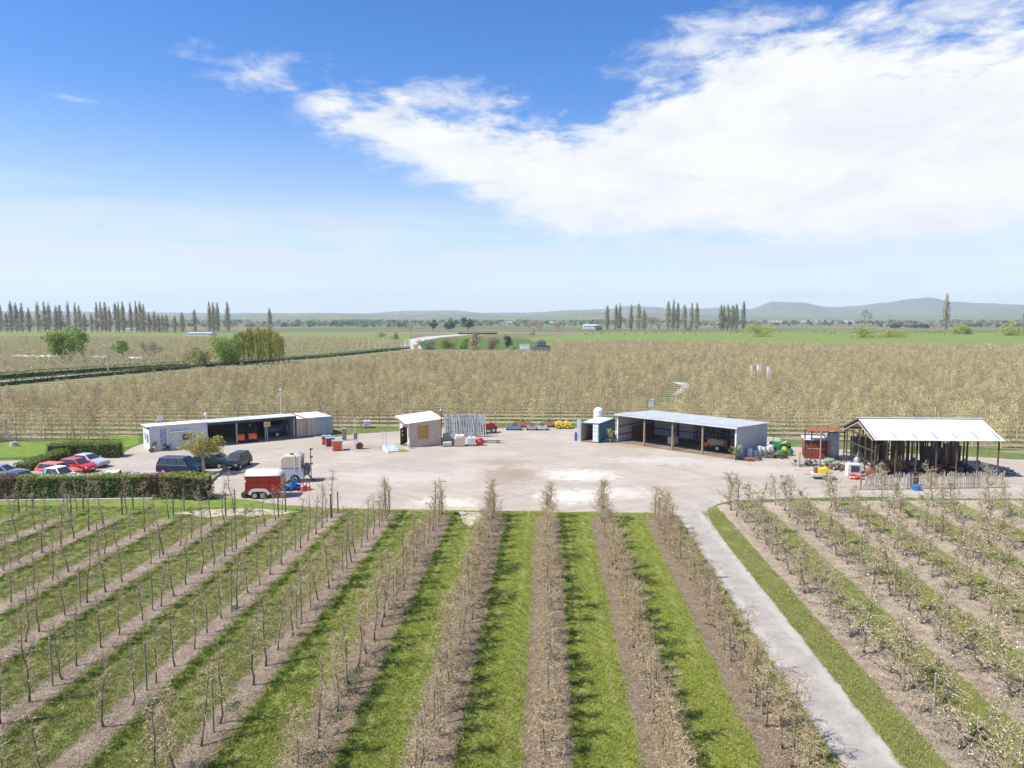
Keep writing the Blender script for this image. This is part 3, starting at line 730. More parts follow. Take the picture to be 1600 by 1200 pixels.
M_dkpine = pmat('dark_pine_needles', (0, 0, 0), island=[(.03, .04, .03), (.045, .055, .04), (.02, .028, .02)])
M_olive = pmat('olive_leaves', (0, 0, 0), island=[(0.227, 0.235, 0.050), (0.314, 0.302, 0.076), (0.157, 0.185, 0.042)], trans=.2)
M_willow = pmat('willow_leaves', (0, 0, 0), island=[(0.446, 0.410, 0.058), (0.243, 0.273, 0.049), (0.324, 0.341, 0.058), (0.162, 0.205, 0.039), (0.548, 0.468, 0.078)], trans=.25)
M_ylw = pmat('yellow_green_leaves', (0, 0, 0), island=[(0.351, 0.325, 0.065), (0.468, 0.403, 0.117), (0.260, 0.273, 0.052), (0.546, 0.468, 0.208)], trans=.3)
M_maroon = pmat('maroon_leaves', (0, 0, 0), island=[(0.163, 0.082, 0.051), (0.255, 0.128, 0.076), (0.109, 0.063, 0.043), (0.201, 0.155, 0.068)])
M_redbush = pmat('red_brown_leaves', (0, 0, 0), island=[(.20, .10, .075), (.26, .15, .11), (.15, .09, .06)])
M_grey = pmat('grey_green_leaves', (0, 0, 0), island=[(0.195, 0.227, 0.143), (0.260, 0.286, 0.182), (0.143, 0.176, 0.104)])
M_bush = pmat('bank_bush_leaves', (0, 0, 0), island=[(0.292, 0.338, 0.056), (0.409, 0.431, 0.085), (0.215, 0.271, 0.048), (0.507, 0.469, 0.131)], trans=.25)

def trunk_mb(H, r0, n=5, seed=0, limbs=5, spread=.35, lo=.3):
    r = random.Random(seed); b = MB(); p = [Vector((0, 0, -.2))]
    for i in range(1, n): p.append(Vector((r.gauss(0, .02) * H, r.gauss(0, .02) * H, H * i / (n - 1))))
    b.tube(p, [r0 * (1 - .85 * i / (n - 1)) for i in range(n)], 6)
    for i in range(limbs):
        s = r.uniform(lo, .85); a = r.uniform(0, 6.28); q = Vector((0, 0, H * s)); L = H * spread * r.uniform(.6, 1.1) * (1.2 - s)
        d = Vector((math.cos(a), math.sin(a), r.uniform(.4, 1.1))).normalized(); e = q + d * L * .6; f = e + (d + Vector((r.gauss(0, .2), r.gauss(0, .2), .3))).normalized() * L * .5
        b.tube([q, e, f], [r0 * .45, r0 * .28, r0 * .1], 4)
    return b
def crown_ball(seed, H0, H1, rad, ncl, nleaf, ls, flat=1.0):
    """leaf clumps grouped in uneven clusters through an ellipsoid"""
    r = random.Random(seed); b = MB(); cz = (H0 + H1) / 2; hz = (H1 - H0) / 2
    cl = []
    for i in range(ncl):
        d = rv(r) * r.uniform(.25, .9); cl.append((Vector((d.x * rad, d.y * rad, cz + d.z * hz)), r.uniform(.24, .42)))
    for i in range(nleaf):
        c, s = r.choice(cl); d = rv(r) * (r.random() ** .4)
        p = c + Vector((d.x * rad, d.y * rad, d.z * hz * flat)) * s
        if p.z > .1: leafq(b, p, ls * r.uniform(.6, 1.3), r)
    return b
def crown_poplar(seed, H, rad, n, ls):
    r = random.Random(seed); b = MB()
    sub = [(r.uniform(-.5, .5) * rad, r.uniform(-.5, .5) * rad, r.uniform(.72, 1.0)) for i in range(6)] + [(0, 0, 1)]
    for i in range(n):
        sx, sy, hm = r.choice(sub); s = r.random() ** .85; z = H * (.05 + .95 * s * hm)
        w_ = rad * (.55 * math.sin(math.pi * min(1, (s * .92 + .08))) ** .6 + .06); a = r.uniform(0, 6.28); q = w_ * math.sqrt(r.random())
        p = Vector((sx * (1 - s * .7) + math.cos(a) * q, sy * (1 - s * .7) + math.sin(a) * q, z))
        d = Vector((r.gauss(0, .16), r.gauss(0, .16), 1)).normalized() * ls * r.uniform(.8, 2.2); c = Vector((math.cos(a), math.sin(a), r.gauss(0, .3))).cross(d).normalized() * ls * .22
        b.face((p - c, p + c, p + d))
    return b
def bare_crown(seed, H, rad, depth=4, r0=.22):
    r = random.Random(seed); b = MB()
    def grow(p, d, L, rr, k):
        e = p + d * L; m = p.lerp(e, .5) + rv(r) * L * .06
        b.tube([p, m, e], [rr, rr * .8, rr * .6], 4 if k > 2 else 3, cap=False)
        if k == 0:
            return
        for i in range(3 if k > 1 else 4):
            nd = (d + Vector((r.gauss(0, .45), r.gauss(0, .45), r.gauss(.12, .25))) * (rad / H * 2.0)).normalized()
            grow(p.lerp(e, r.uniform(.55, 1.0)), nd, L * r.uniform(.62, .85), rr * .55, k - 1)
    for i in range(5):
        a = i * 1.26 + r.uniform(-.3, .3); grow(Vector((0, 0, H * .12)), Vector((math.cos(a) * rad / H, math.sin(a) * rad / H, .85)).normalized(), H * .27, r0 * .6, depth)
    return b
def crown_willow(seed, H, rad, n):
    r = random.Random(seed); b = MB()
    tops = []
    for i in range(60):
        a = r.uniform(0, 6.28); q = rad * math.sqrt(r.random()) * .95; tops.append(Vector((math.cos(a) * q, math.sin(a) * q, H * math.sqrt(max(.05, 1 - (q / rad) ** 2 * .62)) * r.uniform(.86, 1.0))))
    for i in range(n):
        tp = r.choice(tops); L = tp.z * r.uniform(.35, .95); k = 7; p = tp + Vector((r.gauss(0, .5), r.gauss(0, .5), 0)); o_ = Vector((p.x, p.y, 0)).normalized() * .1
        for j in range(k):
            z = Vector((0, 0, -L / k * j)); q = p + z + o_ * j * .35 + rv(r) * .14
            c = rv(r); c.z *= .2; c = c.normalized() * .16
            if q.z > .3: b.face((q - c, q + c, q + Vector((0, 0, -L / k * 1.15))))
    return b
def tree_at(name, label, cat, px, py, trunk_me, crown_me, scale=1.0, group=None, sz=None):
    p = G(px, py); o = thing(name, label, cat, p, rnd.uniform(0, 6.28), group)
    o.scale = (scale, scale, sz or scale)
    link('trunk', trunk_me, o); link('crown', crown_me, o); return o
def ppm(py): return (py - HORIZON) / CAM_H

PT = trunk_mb(26, .45, 6, 3, 8, .22).mesh('trunk', M_trunk)
PB = [crown_poplar(i, 30, 4.3, 620, 1.25).mesh('crown', M_popl) for i in range(4)]
PG = [crown_poplar(10 + i, 30, 4.0, 680, 1.25).mesh('crown', M_poplg) for i in range(4)]
left = [(5,75),(35,120),(60,65),(85,75),(115,75),(150,98),(192,70),(225,68),(250,75),(285,85),(305,85),(345,68),(382,72),(400,85),(425,125),(460,120),(488,70),(508,68),(528,70),(550,90),(580,70),(598,70),(618,68),(655,70),(683,65),(705,68),(722,80),(745,118),
        (775,115),(795,130),(815,128),(835,130),(878,135),(912,118),(975,105),(1050,68),(1068,70),(1090,70),(1140,70),(1350,100)]
for i, (x, ty) in enumerate(left):
    hpx = (220 - ty) / 3.2; k = hpx / ppm(519.5) / 30
    tree_at('poplar_tree', ('short' if ty > 110 else 'tall') + ' slender brownish poplar, %s from the left in the long horizon row' % ordn(i + 1), 'poplar', x / 3.2, 519.5, PT, rnd.choice(PB), rnd.uniform(.9, 1.2), 'poplars on the left horizon', k)
right = [(112,62),(142,58),(157,55),(197,58),(225,58),(243,75),(330,50),(348,42),(362,55),(387,58),(413,55),(430,55),(518,62),(528,62),(541,58),(558,60),(572,58),(597,50)]
for i, (x, ty) in enumerate(right):
    k = (150 - ty) / 2.286 / ppm(516) / 30
    tree_at('poplar_tree', 'slender green poplar, %s from the left in the groups right of centre' % ordn(i + 1), 'poplar', 900 + x / 2.286, 516, PT, rnd.choice(PG), rnd.uniform(1.1, 1.4), 'poplars right of centre', k)
tree_at('poplar_tree', 'lone tall poplar standing by itself near the right edge', 'poplar', 1477, 517, PT, PB[1], 1.5, None, 58 / ppm(517) / 30)
tree_at('poplar_tree', 'poplar cut off by the right edge of the picture', 'poplar', 1601, 517, PT, PG[2], 1.2, None, 34 / ppm(517) / 30)

# bare, pinkish trees
BC = [bare_crown(i, 10, 5.0, 4, .3).mesh('crown', M_pink) for i in range(3)]
BT = trunk_mb(5, .35, 4, 2, 0).mesh('trunk', M_pink)
for px, py, hpx, lab in ((641, 521, 25, 'rounded bare pinkish tree left of the dark evergreens by the road'), (826, 519, 23, 'bare pinkish tree with a wide crown right of the three dark evergreens'), (843, 520, 24, 'bare pinkish tree touching the wide bare crown, right of it'),
                         (871, 522, 26, 'bare pinkish tree standing alone left of the right poplars'), (979, 516, 28, 'bare pink tree between the first right-hand poplars'), (1017, 517, 32, 'largest bare pink tree in front of the right-hand poplars'),
                         (1030, 517, 28, 'bare pink tree just right of the largest one'), (1117, 516, 22, 'low bare pink tree left of the second poplar group'), (393, 519, 24, 'pale leafless tree left of the last poplar in the left row'), (46, 519, 22, 'faint leafless tree among the left poplars')):
    tree_at('bare_tree', lab, 'tree', px, py, BT, rnd.choice(BC), hpx / ppm(py) / 10.5)
# grey bare tree among the pinkish orchard, finer
tree_at('bare_tree', 'leafless grey-brown tree in the orchard left of the bushes', 'tree', 237, 566, MB().tube([(0, 0, -.2), (0, 0, 1.6)], [.3, .2], 6).mesh('trunk', M_trunk), bare_crown(9, 10, 5.5, 5, .24).mesh('crown', pmat('grey_twigs', (.22, .18, .14), .2, 2)), 46 / ppm(566) / 10.5)
def leafy(name, label, px, py, wpx, hpx, m, seed, ncl=16, n=1200, base=.12, ls=.065, trunk=True, name_trunk='trunk', group=None):
    k = ppm(py); H = hpx / k; rad = wpx / k / 2
    cr = crown_ball(seed, H * (base if trunk else -.45), H, rad, ncl, int(n * 1.7), H * ls).mesh('crown', m)
    return tree_at(name, label, 'tree' if trunk else 'bush', px, py, trunk_mb(H * (.75 if trunk else .35), H * .035, 5, seed, 7 if trunk else 0, .5, .2).mesh('trunk', M_trunk), cr, 1.0, group)
leafy('round_tree', 'smaller dark round evergreen, leftmost of three', 677, 517.5, 17, 17, M_dkpine, 1)
leafy('round_tree', 'deep green round tree, middle of the three evergreens', 702, 518, 26, 23, M_dkgreen, 2)
leafy('round_tree', 'black-green broad evergreen, rightmost of three', 731, 518, 29, 25, M_dkpine, 3)
leafy('round_bush', 'small bright bush under the bare pinkish trees', 834, 523.5, 14, 11, M_green, 4, trunk=False)
leafy('broadleaf_tree', 'fresh green broadleaf tree standing in the left orchard', 98, 566, 58, 66, M_green, 5, 26, 2400, -.12, .05)
leafy('broadleaf_tree', 'looser green tree touching the broadleaf tree on its right', 130, 560, 40, 50, M_green, 6, 12, 700, .25, .06)
leafy('small_tree', 'small fresh green tree left of the leafless grey tree', 193, 565, 36, 40, M_green, 7, 10, 520, .2, .07)
leafy('broadleaf_bush', 'olive green rounded bush, leftmost beside the hedges', 311, 573, 58, 42, M_olive, 8, 16, 1200, .0, .06, trunk=False)
leafy('broadleaf_tree', 'bushy bright green tree left of the weeping willow', 353, 570.5, 70, 60, M_green, 9, 24, 2200, -.15, .05)
p = G(404, 567.5); H = 58 / ppm(567.5)
o = thing('willow_tree', 'big golden green weeping willow beside the lane', 'willow', p)
trunk_mb(H * .7, .45, 5, 4, 7, .5).build('trunk', M_trunk, o); crown_willow(3, H, 43 / ppm(567.5), 900).build('crown', M_willow, o)
for a in ((668, 546, 34, 18, M_grey, 'grey-green shrub at the left end of the house garden'), (700, 545.5, 34, 19, M_olive, 'olive shrub second from left in the house garden'), (725, 545.5, 18, 20, M_green, 'narrow green shrub in the house garden'),
          (743, 546, 24, 26, M_pink, 'pink-brown leafless shrub in the house garden'), (739, 547.5, 14, 8, M_ylw, 'low yellow-green bush at the front of the garden'), (771, 546, 28, 19, M_redbush, 'dusky red shrub in the house garden'), (917, 545.5, 13, 11, M_maroon, 'small dark maroon shrub right of the dark-roofed house'),
          (805, 546.5, 10, 5, M_maroon, 'tiny maroon bush beside the dark conifer'),
          (1182, 526, 56, 22, M_bush, 'broad yellow-green bush right of the poplar groups'), (1352, 528, 46, 21, M_bush, 'yellow-green bush on the green bank left of the lone poplar'), (1383, 527, 28, 17, M_bush, 'smaller bush just right of the bank bush'), (1406, 527, 40, 16, M_bush, 'low spreading pale green bush on the bank'),
          (1505, 522, 36, 20, M_bush, 'yellow-green bush right of the lone poplar'), (1577, 524, 44, 23, M_bush, 'largest bush on the bank near the right edge'), (617, 530, 14, 14, M_olive, 'dark bush beside the bend of the pale lane'), (596, 527, 30, 8, M_green, 'low green bushes left of the lane bend'),
          (1075, 517, 12, 9, M_olive, 'round bush between the right poplar groups'), (935, 516, 14, 11, M_dkgreen, 'dark bush at the foot of the first right poplar')):
    leafy('shrub', a[5], a[0], a[1], a[2], a[3], a[4], int(a[0]), 26, 900 if a[2] < 30 else 1700, .0, .09, trunk=False)
leafy('conifer_tree', 'dark green conifer at the right end of the house garden', 794, 546, 17, 26, M_dkgreen, 31, 14, 700, .03, .07)
leafy('pale_tree', 'pale half-bare rounded tree in front of the right hills', 1350, 507, 26, 26, M_grey, 33, 8, 260, .3, .07)

# far tree belts, read as one mass
tb = [crown_ball(60 + i, 0, 7, 4.5, 10, 160, 1.1).mesh('belt_tree', m_) for i, m_ in enumerate((M_dkgreen, M_olive, M_green, M_grey, M_dkpine, M_pink))]
bp_ = []
r = random.Random(11)
for (x0, x1, y0, y1, n, ch) in ((-150, 640, 510, 512.5, 260, (0, 1, 3, 4)), (440, 900, 509, 511.5, 170, (0, 1, 2, 3)), (520, 960, 506, 508.5, 240, (0, 4, 1, 3)), (-150, 600, 506, 509, 260, (0, 3, 4)), (1090, 1330, 507.5, 510.5, 110, (0, 4, 1, 3)), (1360, 1720, 507, 512, 210, (0, 3, 4, 5)),
                                (1000, 1720, 504.5, 507, 300, (0, 4, 3)), (500, 1000, 503, 505, 240, (0, 4, 3)), (-150, 500, 503, 505, 260, (0, 4, 3)), (1390, 1450, 512.5, 514, 34, (4, 0)), (1460, 1580, 502.5, 503.5, 110, (4,))):
    for i in range(n):
        p = G(r.uniform(x0, x1), r.uniform(y0, y1)); d = p.y
        bp_.append((p.x, p.y, 0, r.uniform(0, 6), r.uniform(.6, 1.5) * (1 if d < 1500 else 1.35), r.choice(ch)))
for i in range(150):   # rank growth along the right bank
    px = r.uniform(900, 1640); p = G(px, r.uniform(519, 523.5)); bp_.append((p.x, p.y, -.5, r.uniform(0, 6), r.uniform(.22, .5), r.choice((1, 2, 2))))
scatter('distant_trees', bp_, tb, 'far belts of mixed trees across the plain below the hills')

# ------------------------------------------------------------------ hedges
M_hedge = pmat('hedge_leaves', (0, 0, 0), island=[(0.120, 0.199, 0.029), (0.216, 0.305, 0.039), (0.084, 0.140, 0.023), (0.336, 0.386, 0.058)], trans=.15)
M_hedgey = pmat('hedge_new_growth', (0, 0, 0), island=[(0.240, 0.312, 0.039), (0.380, 0.420, 0.062), (0.160, 0.215, 0.035)], trans=.2)
M_hedged = pmat('dark_hedge_leaves', (0, 0, 0), island=[(0.083, 0.133, 0.034), (0.143, 0.199, 0.048), (0.202, 0.227, 0.067), (0.059, 0.094, 0.023)])
M_hedgemix = pmat('mixed_hedge_leaves', (0, 0, 0), island=[(.09, .14, .022), (.13, .06, .04), (.16, .19, .03), (.10, .05, .035), (.07, .10, .018), (.17, .10, .06)])
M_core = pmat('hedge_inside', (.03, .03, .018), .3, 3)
def hedge(label, a, b, w_, h, m, mtop=None, dens=110, ls=.13, group=None, name='clipped_hedge', rough_=.10, seedn=0):
    r = random.Random(int(a.x * 10) + seedn); L = (b - a).length; o = thing(name, label, 'hedge', a, math.atan2(b.y - a.y, b.x - a.x), group)
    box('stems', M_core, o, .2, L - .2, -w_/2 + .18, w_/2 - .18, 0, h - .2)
    f = MB(); tp = MB()
    area = 2 * (L + w_) * h + L * w_
    for i in range(int(area * dens)):
        q = r.uniform(0, area)
        if q < L * w_:
            p = Vector((r.uniform(0, L), r.uniform(-w_/2, w_/2), h)); nrm = Vector((0, 0, 1))
        elif q < L * w_ + 2 * L * h:
            sg = r.choice((-1, 1)); p = Vector((r.uniform(0, L), sg * w_/2, h * r.random())); nrm = Vector((0, sg, 0))
        else:
            sg = r.choice((0, 1)); p = Vector((L * sg, r.uniform(-w_/2, w_/2), h * r.random())); nrm = Vector((2 * sg - 1, 0, 0))
        wob = rough_ * (1.6 * mnoise.noise((p.x * 1.1, p.y * 1.1, p.z * 1.3 + seedn)) + .6 * mnoise.noise((p.x * 3.1, p.y * 3, p.z * 3)))
        p = p + nrm * (wob + r.uniform(-.12, .04))
        leafq(tp if (mtop and p.z > h * .9 + wob * 1.5) else f, p, ls * r.uniform(.7, 1.3), r)
    f.build('foliage', m, o)
    if mtop: tp.build('top_growth', mtop, o)
    return o
def hz(px, py): return G(px, py)
hh = 2.15
fr = lambda px: G(px, 783 - 4.5 * max(0, px - 0) / 250) + Vector((0, .75, 0))
hedge('dark maroon hedge section at the left edge of the front hedge', fr(-30), fr(24), 1.5, hh, M_maroon, None, 120, seedn=1)
hedge('long green clipped hedge in front of the parked cars', fr(25), fr(197), 1.5, hh, M_hedge, M_hedgey, 120, seedn=2)
hedge('short green hedge section right of the gap in the front hedge', fr(199), fr(219), 1.6, hh * .98, M_hedge, M_hedgey, 130, seedn=3)
hedge('maroon hedge section in the middle of the front hedge', fr(219), fr(252), 1.5, hh * .97, M_maroon, None, 130, seedn=4)
hedge('dark reddish hedge end with green top beside the van', fr(254), G(318, 783) + Vector((0, .9, 0)), 2.0, hh * 1.02, M_hedgemix, M_hedgey, 130, seedn=5)
hedge('trimmed green hedge behind the silver car', G(78, 716), G(190, 713), 2.0, 1.75, M_hedge, None, 120, seedn=6)
hedge('low hedge running diagonally behind the red cars', G(34, 743), G(98, 719), 1.6, 1.3, M_hedge, None, 120, seedn=7)
def long_hedge(label, pts, w_, h, m):
    P = [G(*p) for p in pts]; o = thing('boundary_hedge', label, 'hedge', P[0]); f = MB(); core = MB(); r = random.Random(len(pts))
    for a, b in zip(P, P[1:]):
        a = a - P[0]; b = b - P[0]; L = (b - a).length; d = (b - a).normalized(); nn = Vector((-d.y, d.x, 0))
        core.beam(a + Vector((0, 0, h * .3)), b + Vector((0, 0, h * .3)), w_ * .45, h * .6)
        for i in range(int(L * 55)):
            q = a + d * r.uniform(0, L); t_ = r.random()
            wb = .25 * mnoise.noise((q.x * .2, q.y * .2, 1))
            if t_ < .3: q = q + nn * r.uniform(-w_/2, w_/2) + Vector((0, 0, h + wb))
            else: q = q + nn * (w_/2 + wb * .5) * r.choice((-1, 1)) + Vector((0, 0, r.random() * (h + wb)))
            leafq(f, q, .42 * r.uniform(.7, 1.2), r)
    core.build('stems', M_core, o); f.build('foliage', m, o)
long_hedge('long dark boundary hedge on the near side of the lane, left', HEDGE_B, 1.6, 1.35, M_hedged)
long_hedge('shorter dark hedge along the far side of the lane, left', HEDGE_A, 1.6, 1.7, M_hedged)
long_hedge('low dark hedge behind the house garden', [(716, 522.5), (777, 522)], 1.6, 2.2, M_hedged)
# old bush spilling over the left edge
leafy('twiggy_bush', 'brown twiggy bush cut by the left edge behind the lawn', -6, 690, 60, 42, M_pink, 77, 14, 1200, .0, .05, trunk=False)
leafy('twiggy_bush', 'rusty green overgrown bush behind the trimmed hedge', 132, 692, 92, 20, M_olive, 78, 20, 900, .0, .1, trunk=False)
leafy('garden_bush', 'small dark conifer bush at the left edge beside the parked cars', 12, 742, 34, 17, M_dkgreen, 79, 10, 300, .2, .1, trunk=False)
# ------------------------------------------------------------------ buildings of the yard
def along(A, B, px):
    """distance from A along A-B at which the sight plane of column px crosses"""
    d = ray(px, 690); n_ = Vector((d.y, -d.x)); e = (B - A).xy
    t_ = -n_.dot(A.xy) / n_.dot(e); return t_ * e.length
def frame(a, b):
    A, B = G(*a), G(*b); return A, B, math.atan2(B.y - A.y, B.x - A.x), (B - A).length
V = Vector
M_white = pmat('white_sheet_metal', (.50, .53, .58), .05, 1.2, .5, spec=.4)
M_whitep = pmat('white_paint', (.62, .62, .61), .06, 2, .6)
M_zinc = pmat('zinc_roofing', (.47, .48, .495), .12, .8, .55, .05, spec=.5)
M_zinc2 = pmat('pale_roofing', (.50, .51, .53), .16, .5, .55, .05, spec=.5, stretch=(1, .25, 1))
M_wall_g = pmat('grey_wall_sheet', (.42, .44, .49), .07, 1.0, .5, .15)
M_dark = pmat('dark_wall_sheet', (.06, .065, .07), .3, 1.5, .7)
M_steel = pmat('grey_steel', (.30, .31, .33), .15, 3, .5, .4)
M_darkst = pmat('dark_steel', (.07, .07, .075), .25, 4, .6, .3)
M_pole = pmat('timber_pole', (.26, .205, .145), .25, 4, .9)
M_wood = pmat('weathered_wood', (.22, .165, .115), .35, 3, .9, stretch=(3, 3, .5))
M_woodd = pmat('dark_timber', (.085, .062, .045), .35, 3, .9, stretch=(3, 3, .5))
M_glass = pmat('window_glass', (.03, .04, .05), .2, 1, .08, spec=.8)
M_rubber = pmat('tyre_rubber', (.02, .02, .021), .2, 4, .8)
M_rim = pmat('wheel_rim', (.50, .51, .53), .1, 4, .35, .6)
M_orange = paint('orange_paint', (.72, .115, .012))
M_red = paint('red_paint', (.27, .014, .014))
M_blue = paint('implement_blue', (.015, .13, .38))
M_yellow = paint('machine_yellow', (.72, .45, .02))
M_green_p = paint('machine_green', (.03, .20, .05))
M_black = pmat('black_plastic', (.018, .018, .02), .2, 4, .5)
M_plast = pmat('white_plastic_tank', (.68, .69, .66), .08, 1.5, .45, trans=.2)
M_ply = pmat('plywood_board', (.40, .245, .09), .35, 6, .8, stretch=(1, 1, 2.5))
M_cream = pmat('cream_weatherboard', (.52, .425, .345), .10, 1.5, .8)
M_conc = pmat('pale_concrete', (.44, .42, .38), .12, 2, .9)
M_rust = pmat('rusty_iron', (.22, .09, .045), .4, 3, .85)
M_scrap = pmat('scrap_grey', (.16, .155, .15), .4, 4, .7)
M_cone = paint('cone_red', (.58, .06, .03), .5)

# ---- office with the long open shed, one roof
A, B, ang, L = frame((235, 706), (463, 684)); Lo = along(A, B, 325); D = 5.6; HF, HB = 3.05, 2.65
o = thing('office_building', 'long white sheet metal office with satellite dish and blue sign', 'building', A, ang)
wl = MB().corr((0, 0, 0), (Lo, 0, 0), (0, 0, HF - .03), .3, .025); wl.build('front_wall', M_white, o)
MB().corr((0, D, 0), (0, -D, 0), (0, 0, HB - .02), .3, .02).build('end_wall', M_whitep, o)
MB().corr((Lo, D, 0), (-Lo, 0, 0), (0, 0, HB - .05), .3, .02).build('back_wall', M_white, o)
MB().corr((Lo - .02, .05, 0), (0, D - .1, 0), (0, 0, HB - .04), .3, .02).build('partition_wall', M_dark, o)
rf = MB().hexa([(-.25, -.2, HF), (Lo, -.2, HF), (Lo, D + .2, HB), (-.25, D + .2, HB), (-.25, -.2, HF + .13), (Lo, -.2, HF + .13), (Lo, D + .2, HB + .08), (-.25, D + .2, HB + .08)]).build('roof', M_whitep, o)
for x in (.0, Lo * .5):
    MB().bx(x - .05, x + .05, -.05, .02, 0, HF - .04).build('corner_trim', M_whitep, o)
w_ = box('window', M_whitep, o, -.06, -.012, .9, 2.1, .85, 2.1)
for y0 in (.98, 1.54): box('pane', M_glass, w_, -.075, -.055, y0, y0 + .48, .95, 2.0)
d_ = box('door', M_whitep, o, -.06, -.012, 3.0, 3.9, 0, 2.05); box('door_pane', M_glass, d_, -.075, -.055, 3.15, 3.75, 1.1, 1.95)
x0 = along(A, B, 268); x1 = along(A, B, 282)
d_ = box('door', M_white, o, x0, x1, -.07, -.012, 0, 2.1, bevel=.01); box('handle', M_darkst, d_, x1 - .18, x1 - .1, -.12, -.07, .95, 1.05)
box('door_hood', M_whitep, o, x0 - .15, x1 + 1.1, -.55, -.03, 2.22, 2.30)
x1b = along(A, B, 284); w_ = box('window', M_whitep, o, x1b, x1b + 1.5, -.07, -.012, 1.0, 1.95); box('pane', M_glass, w_, x1b + .1, x1b + 1.4, -.085, -.06, 1.08, 1.87)
# blue upright sign lettering, two columns of small worn characters
xs = along(A, B, 251); r = random.Random(4); M_ink = pmat('blue_lettering', (.10, .17, .38), .2, 8, .6)
lt = MB()
for row in range(6):
    z = 2.62 - row * .34
    for c_ in range(2):
        x = xs + c_ * .36; k = (row * 2 + c_) % 4
        lt.bx(x, x + .24, -.045, -.03, z, z + .05)
        if k != 1: lt.bx(x, x + .24, -.045, -.03, z - .24, z - .19)
        if k != 2: lt.bx(x, x + .05, -.046, -.029, z - .22, z + .04)
        if k != 0: lt.bx(x + .19, x + .24, -.046, -.029, z - .2, z + .02)
        if k in (0, 3): lt.bx(x, x + .22, -.045, -.03, z - .11, z - .06)
lt.build('sign_lettering', M_ink, o)['kind'] = 'stuff'
# dish and lamp on the roof
P = A + Matrix.Rotation(ang, 3, 'Z') @ V((along(A, B, 254), 1.2, HF + .05))
q = thing('satellite_dish', 'round white satellite dish on the office roof', 'dish', P, ang)
MB().tube([(0, 0, 0), (0, 0, .75)], .04, 6).build('mast', M_whitep, q); MB().tube([(-.95, 0, 0), (-.05, 0, .72)], .03, 6).build('stay', M_whitep, q)
b = MB(); b.tube([(0, -.12, .95), (0, -.05, .95), (0, .05, .95)], [.34, .26, .04], 16); b.build('reflector', M_whitep, q); MB().tube([(0, -.05, .7), (0, -.45, .95)], .02, 5).build('feed_arm', M_steel, q)
P = A + Matrix.Rotation(ang, 3, 'Z') @ V((along(A, B, 325), .8, HF))
q = thing('roof_lamp', 'white lamp on a short post on the roof above the shed', 'lamp', P); MB().tube([(0, 0, 0), (0, 0, .8)], .045, 6).build('post', M_whitep, q); MB().ball((0, 0, 1.0), .22, .22, .24).build('head', M_whitep, q, True)

o = thing('machinery_shed', 'long dark open-fronted shed sheltering orange forklifts', 'shed', A + Matrix.Rotation(ang, 3, 'Z') @ V((Lo + .01, 0, 0)), ang); S = L - Lo - .05
MB().hexa([(0, -.35, HF), (S, -.35, HF), (S, D + .2, HB), (0, D + .2, HB), (0, -.35, HF + .06), (S, -.35, HF + .06), (S, D + .2, HB + .06), (0, D + .2, HB + .06)]).build('roof', M_zinc2, o)
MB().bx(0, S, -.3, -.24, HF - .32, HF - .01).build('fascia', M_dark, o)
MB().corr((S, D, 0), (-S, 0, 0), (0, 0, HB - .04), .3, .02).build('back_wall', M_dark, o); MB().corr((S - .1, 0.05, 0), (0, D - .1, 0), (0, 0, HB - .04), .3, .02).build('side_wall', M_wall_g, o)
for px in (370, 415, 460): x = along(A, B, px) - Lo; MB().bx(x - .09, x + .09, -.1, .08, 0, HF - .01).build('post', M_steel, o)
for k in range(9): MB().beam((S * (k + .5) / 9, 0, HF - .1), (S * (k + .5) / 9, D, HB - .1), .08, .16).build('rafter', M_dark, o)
def inshed(px, dy): x = along(A, B, px); return A + Matrix.Rotation(ang, 3, 'Z') @ V((x, dy, 0))
def wheel(parent, x, y, r_, w_=.2, rimm=None, nm='wheel'):
    wh = MB().disc((x, y, r_), r_, 16, 'y', w_).build(nm, M_rubber, parent, bevel=.02); MB().disc((x, y + (.01 if y > 0 else -.01), r_), r_ * .6, 12, 'y', w_ + .03).build('rim', rimm or M_rim, wh); return wh
def forklift(label, p, rz):
    o = thing('forklift', label, 'forklift', p, rz, 'orange forklifts')
    b = MB(); b.prism_y([(-1.1, .35), (-1.15, .8), (-1.05, 1.15), (-.4, 1.2), (-.1, .75), (.75, .75), (.8, .3)], -.52, .52); b.build('counterweight_body', M_orange, o, bevel=.08)
    MB().bx(-.35, .15, -.25, .25, .95, 1.1).bx(-.5, -.36, -.25, .25, 1.0, 1.6).build('seat', M_black, o, bevel=.03)
    for x, y in ((-.75, -.45), (-.75, .45), (.55, -.45), (.55, .45)): MB().beam((x, y, .8), (x + .1 if x < 0 else x - .15, y, 2.05), .07, .07).build('guard_post', M_black, o)
    MB().bx(-.75, .45, -.5, .5, 2.05, 2.11).build('overhead_guard', M_black, o)
    for y in (-.32, .32): MB().bx(.85, .99, y - .06, y + .06, .1, 2.25).build('mast_rail', M_darkst, o); MB().bx(1.0, 2.0, y - .06, y + .06, .08, .13).build('fork', M_darkst, o)
    MB().bx(.98, 1.03, -.5, .5, .3, .75).build('carriage', M_darkst, o); MB().ball((-.5, .3, 2.2), .08, .08, .1).build('beacon', M_whitep, o)
    for y in (-.5, .5): wheel(o, .55, y, .34, .22); wheel(o, -.75, y, .28, .2)
    for y in (-.38, .38): MB().disc((-1.14, y, .95), .07, 8, 'x', .05).build('tail_light', M_red, o)
forklift('orange forklift standing behind the first shed post', inshed(378, .95), ang + R(80)); forklift('second orange forklift, in the middle of the dark shed', inshed(398, .9), ang + R(75))
p = inshed(423, 3.0); o = thing('tank_trailer', 'dark blue rounded tank trailer under the shed roof', 'trailer', inshed(440, 2.6), ang)
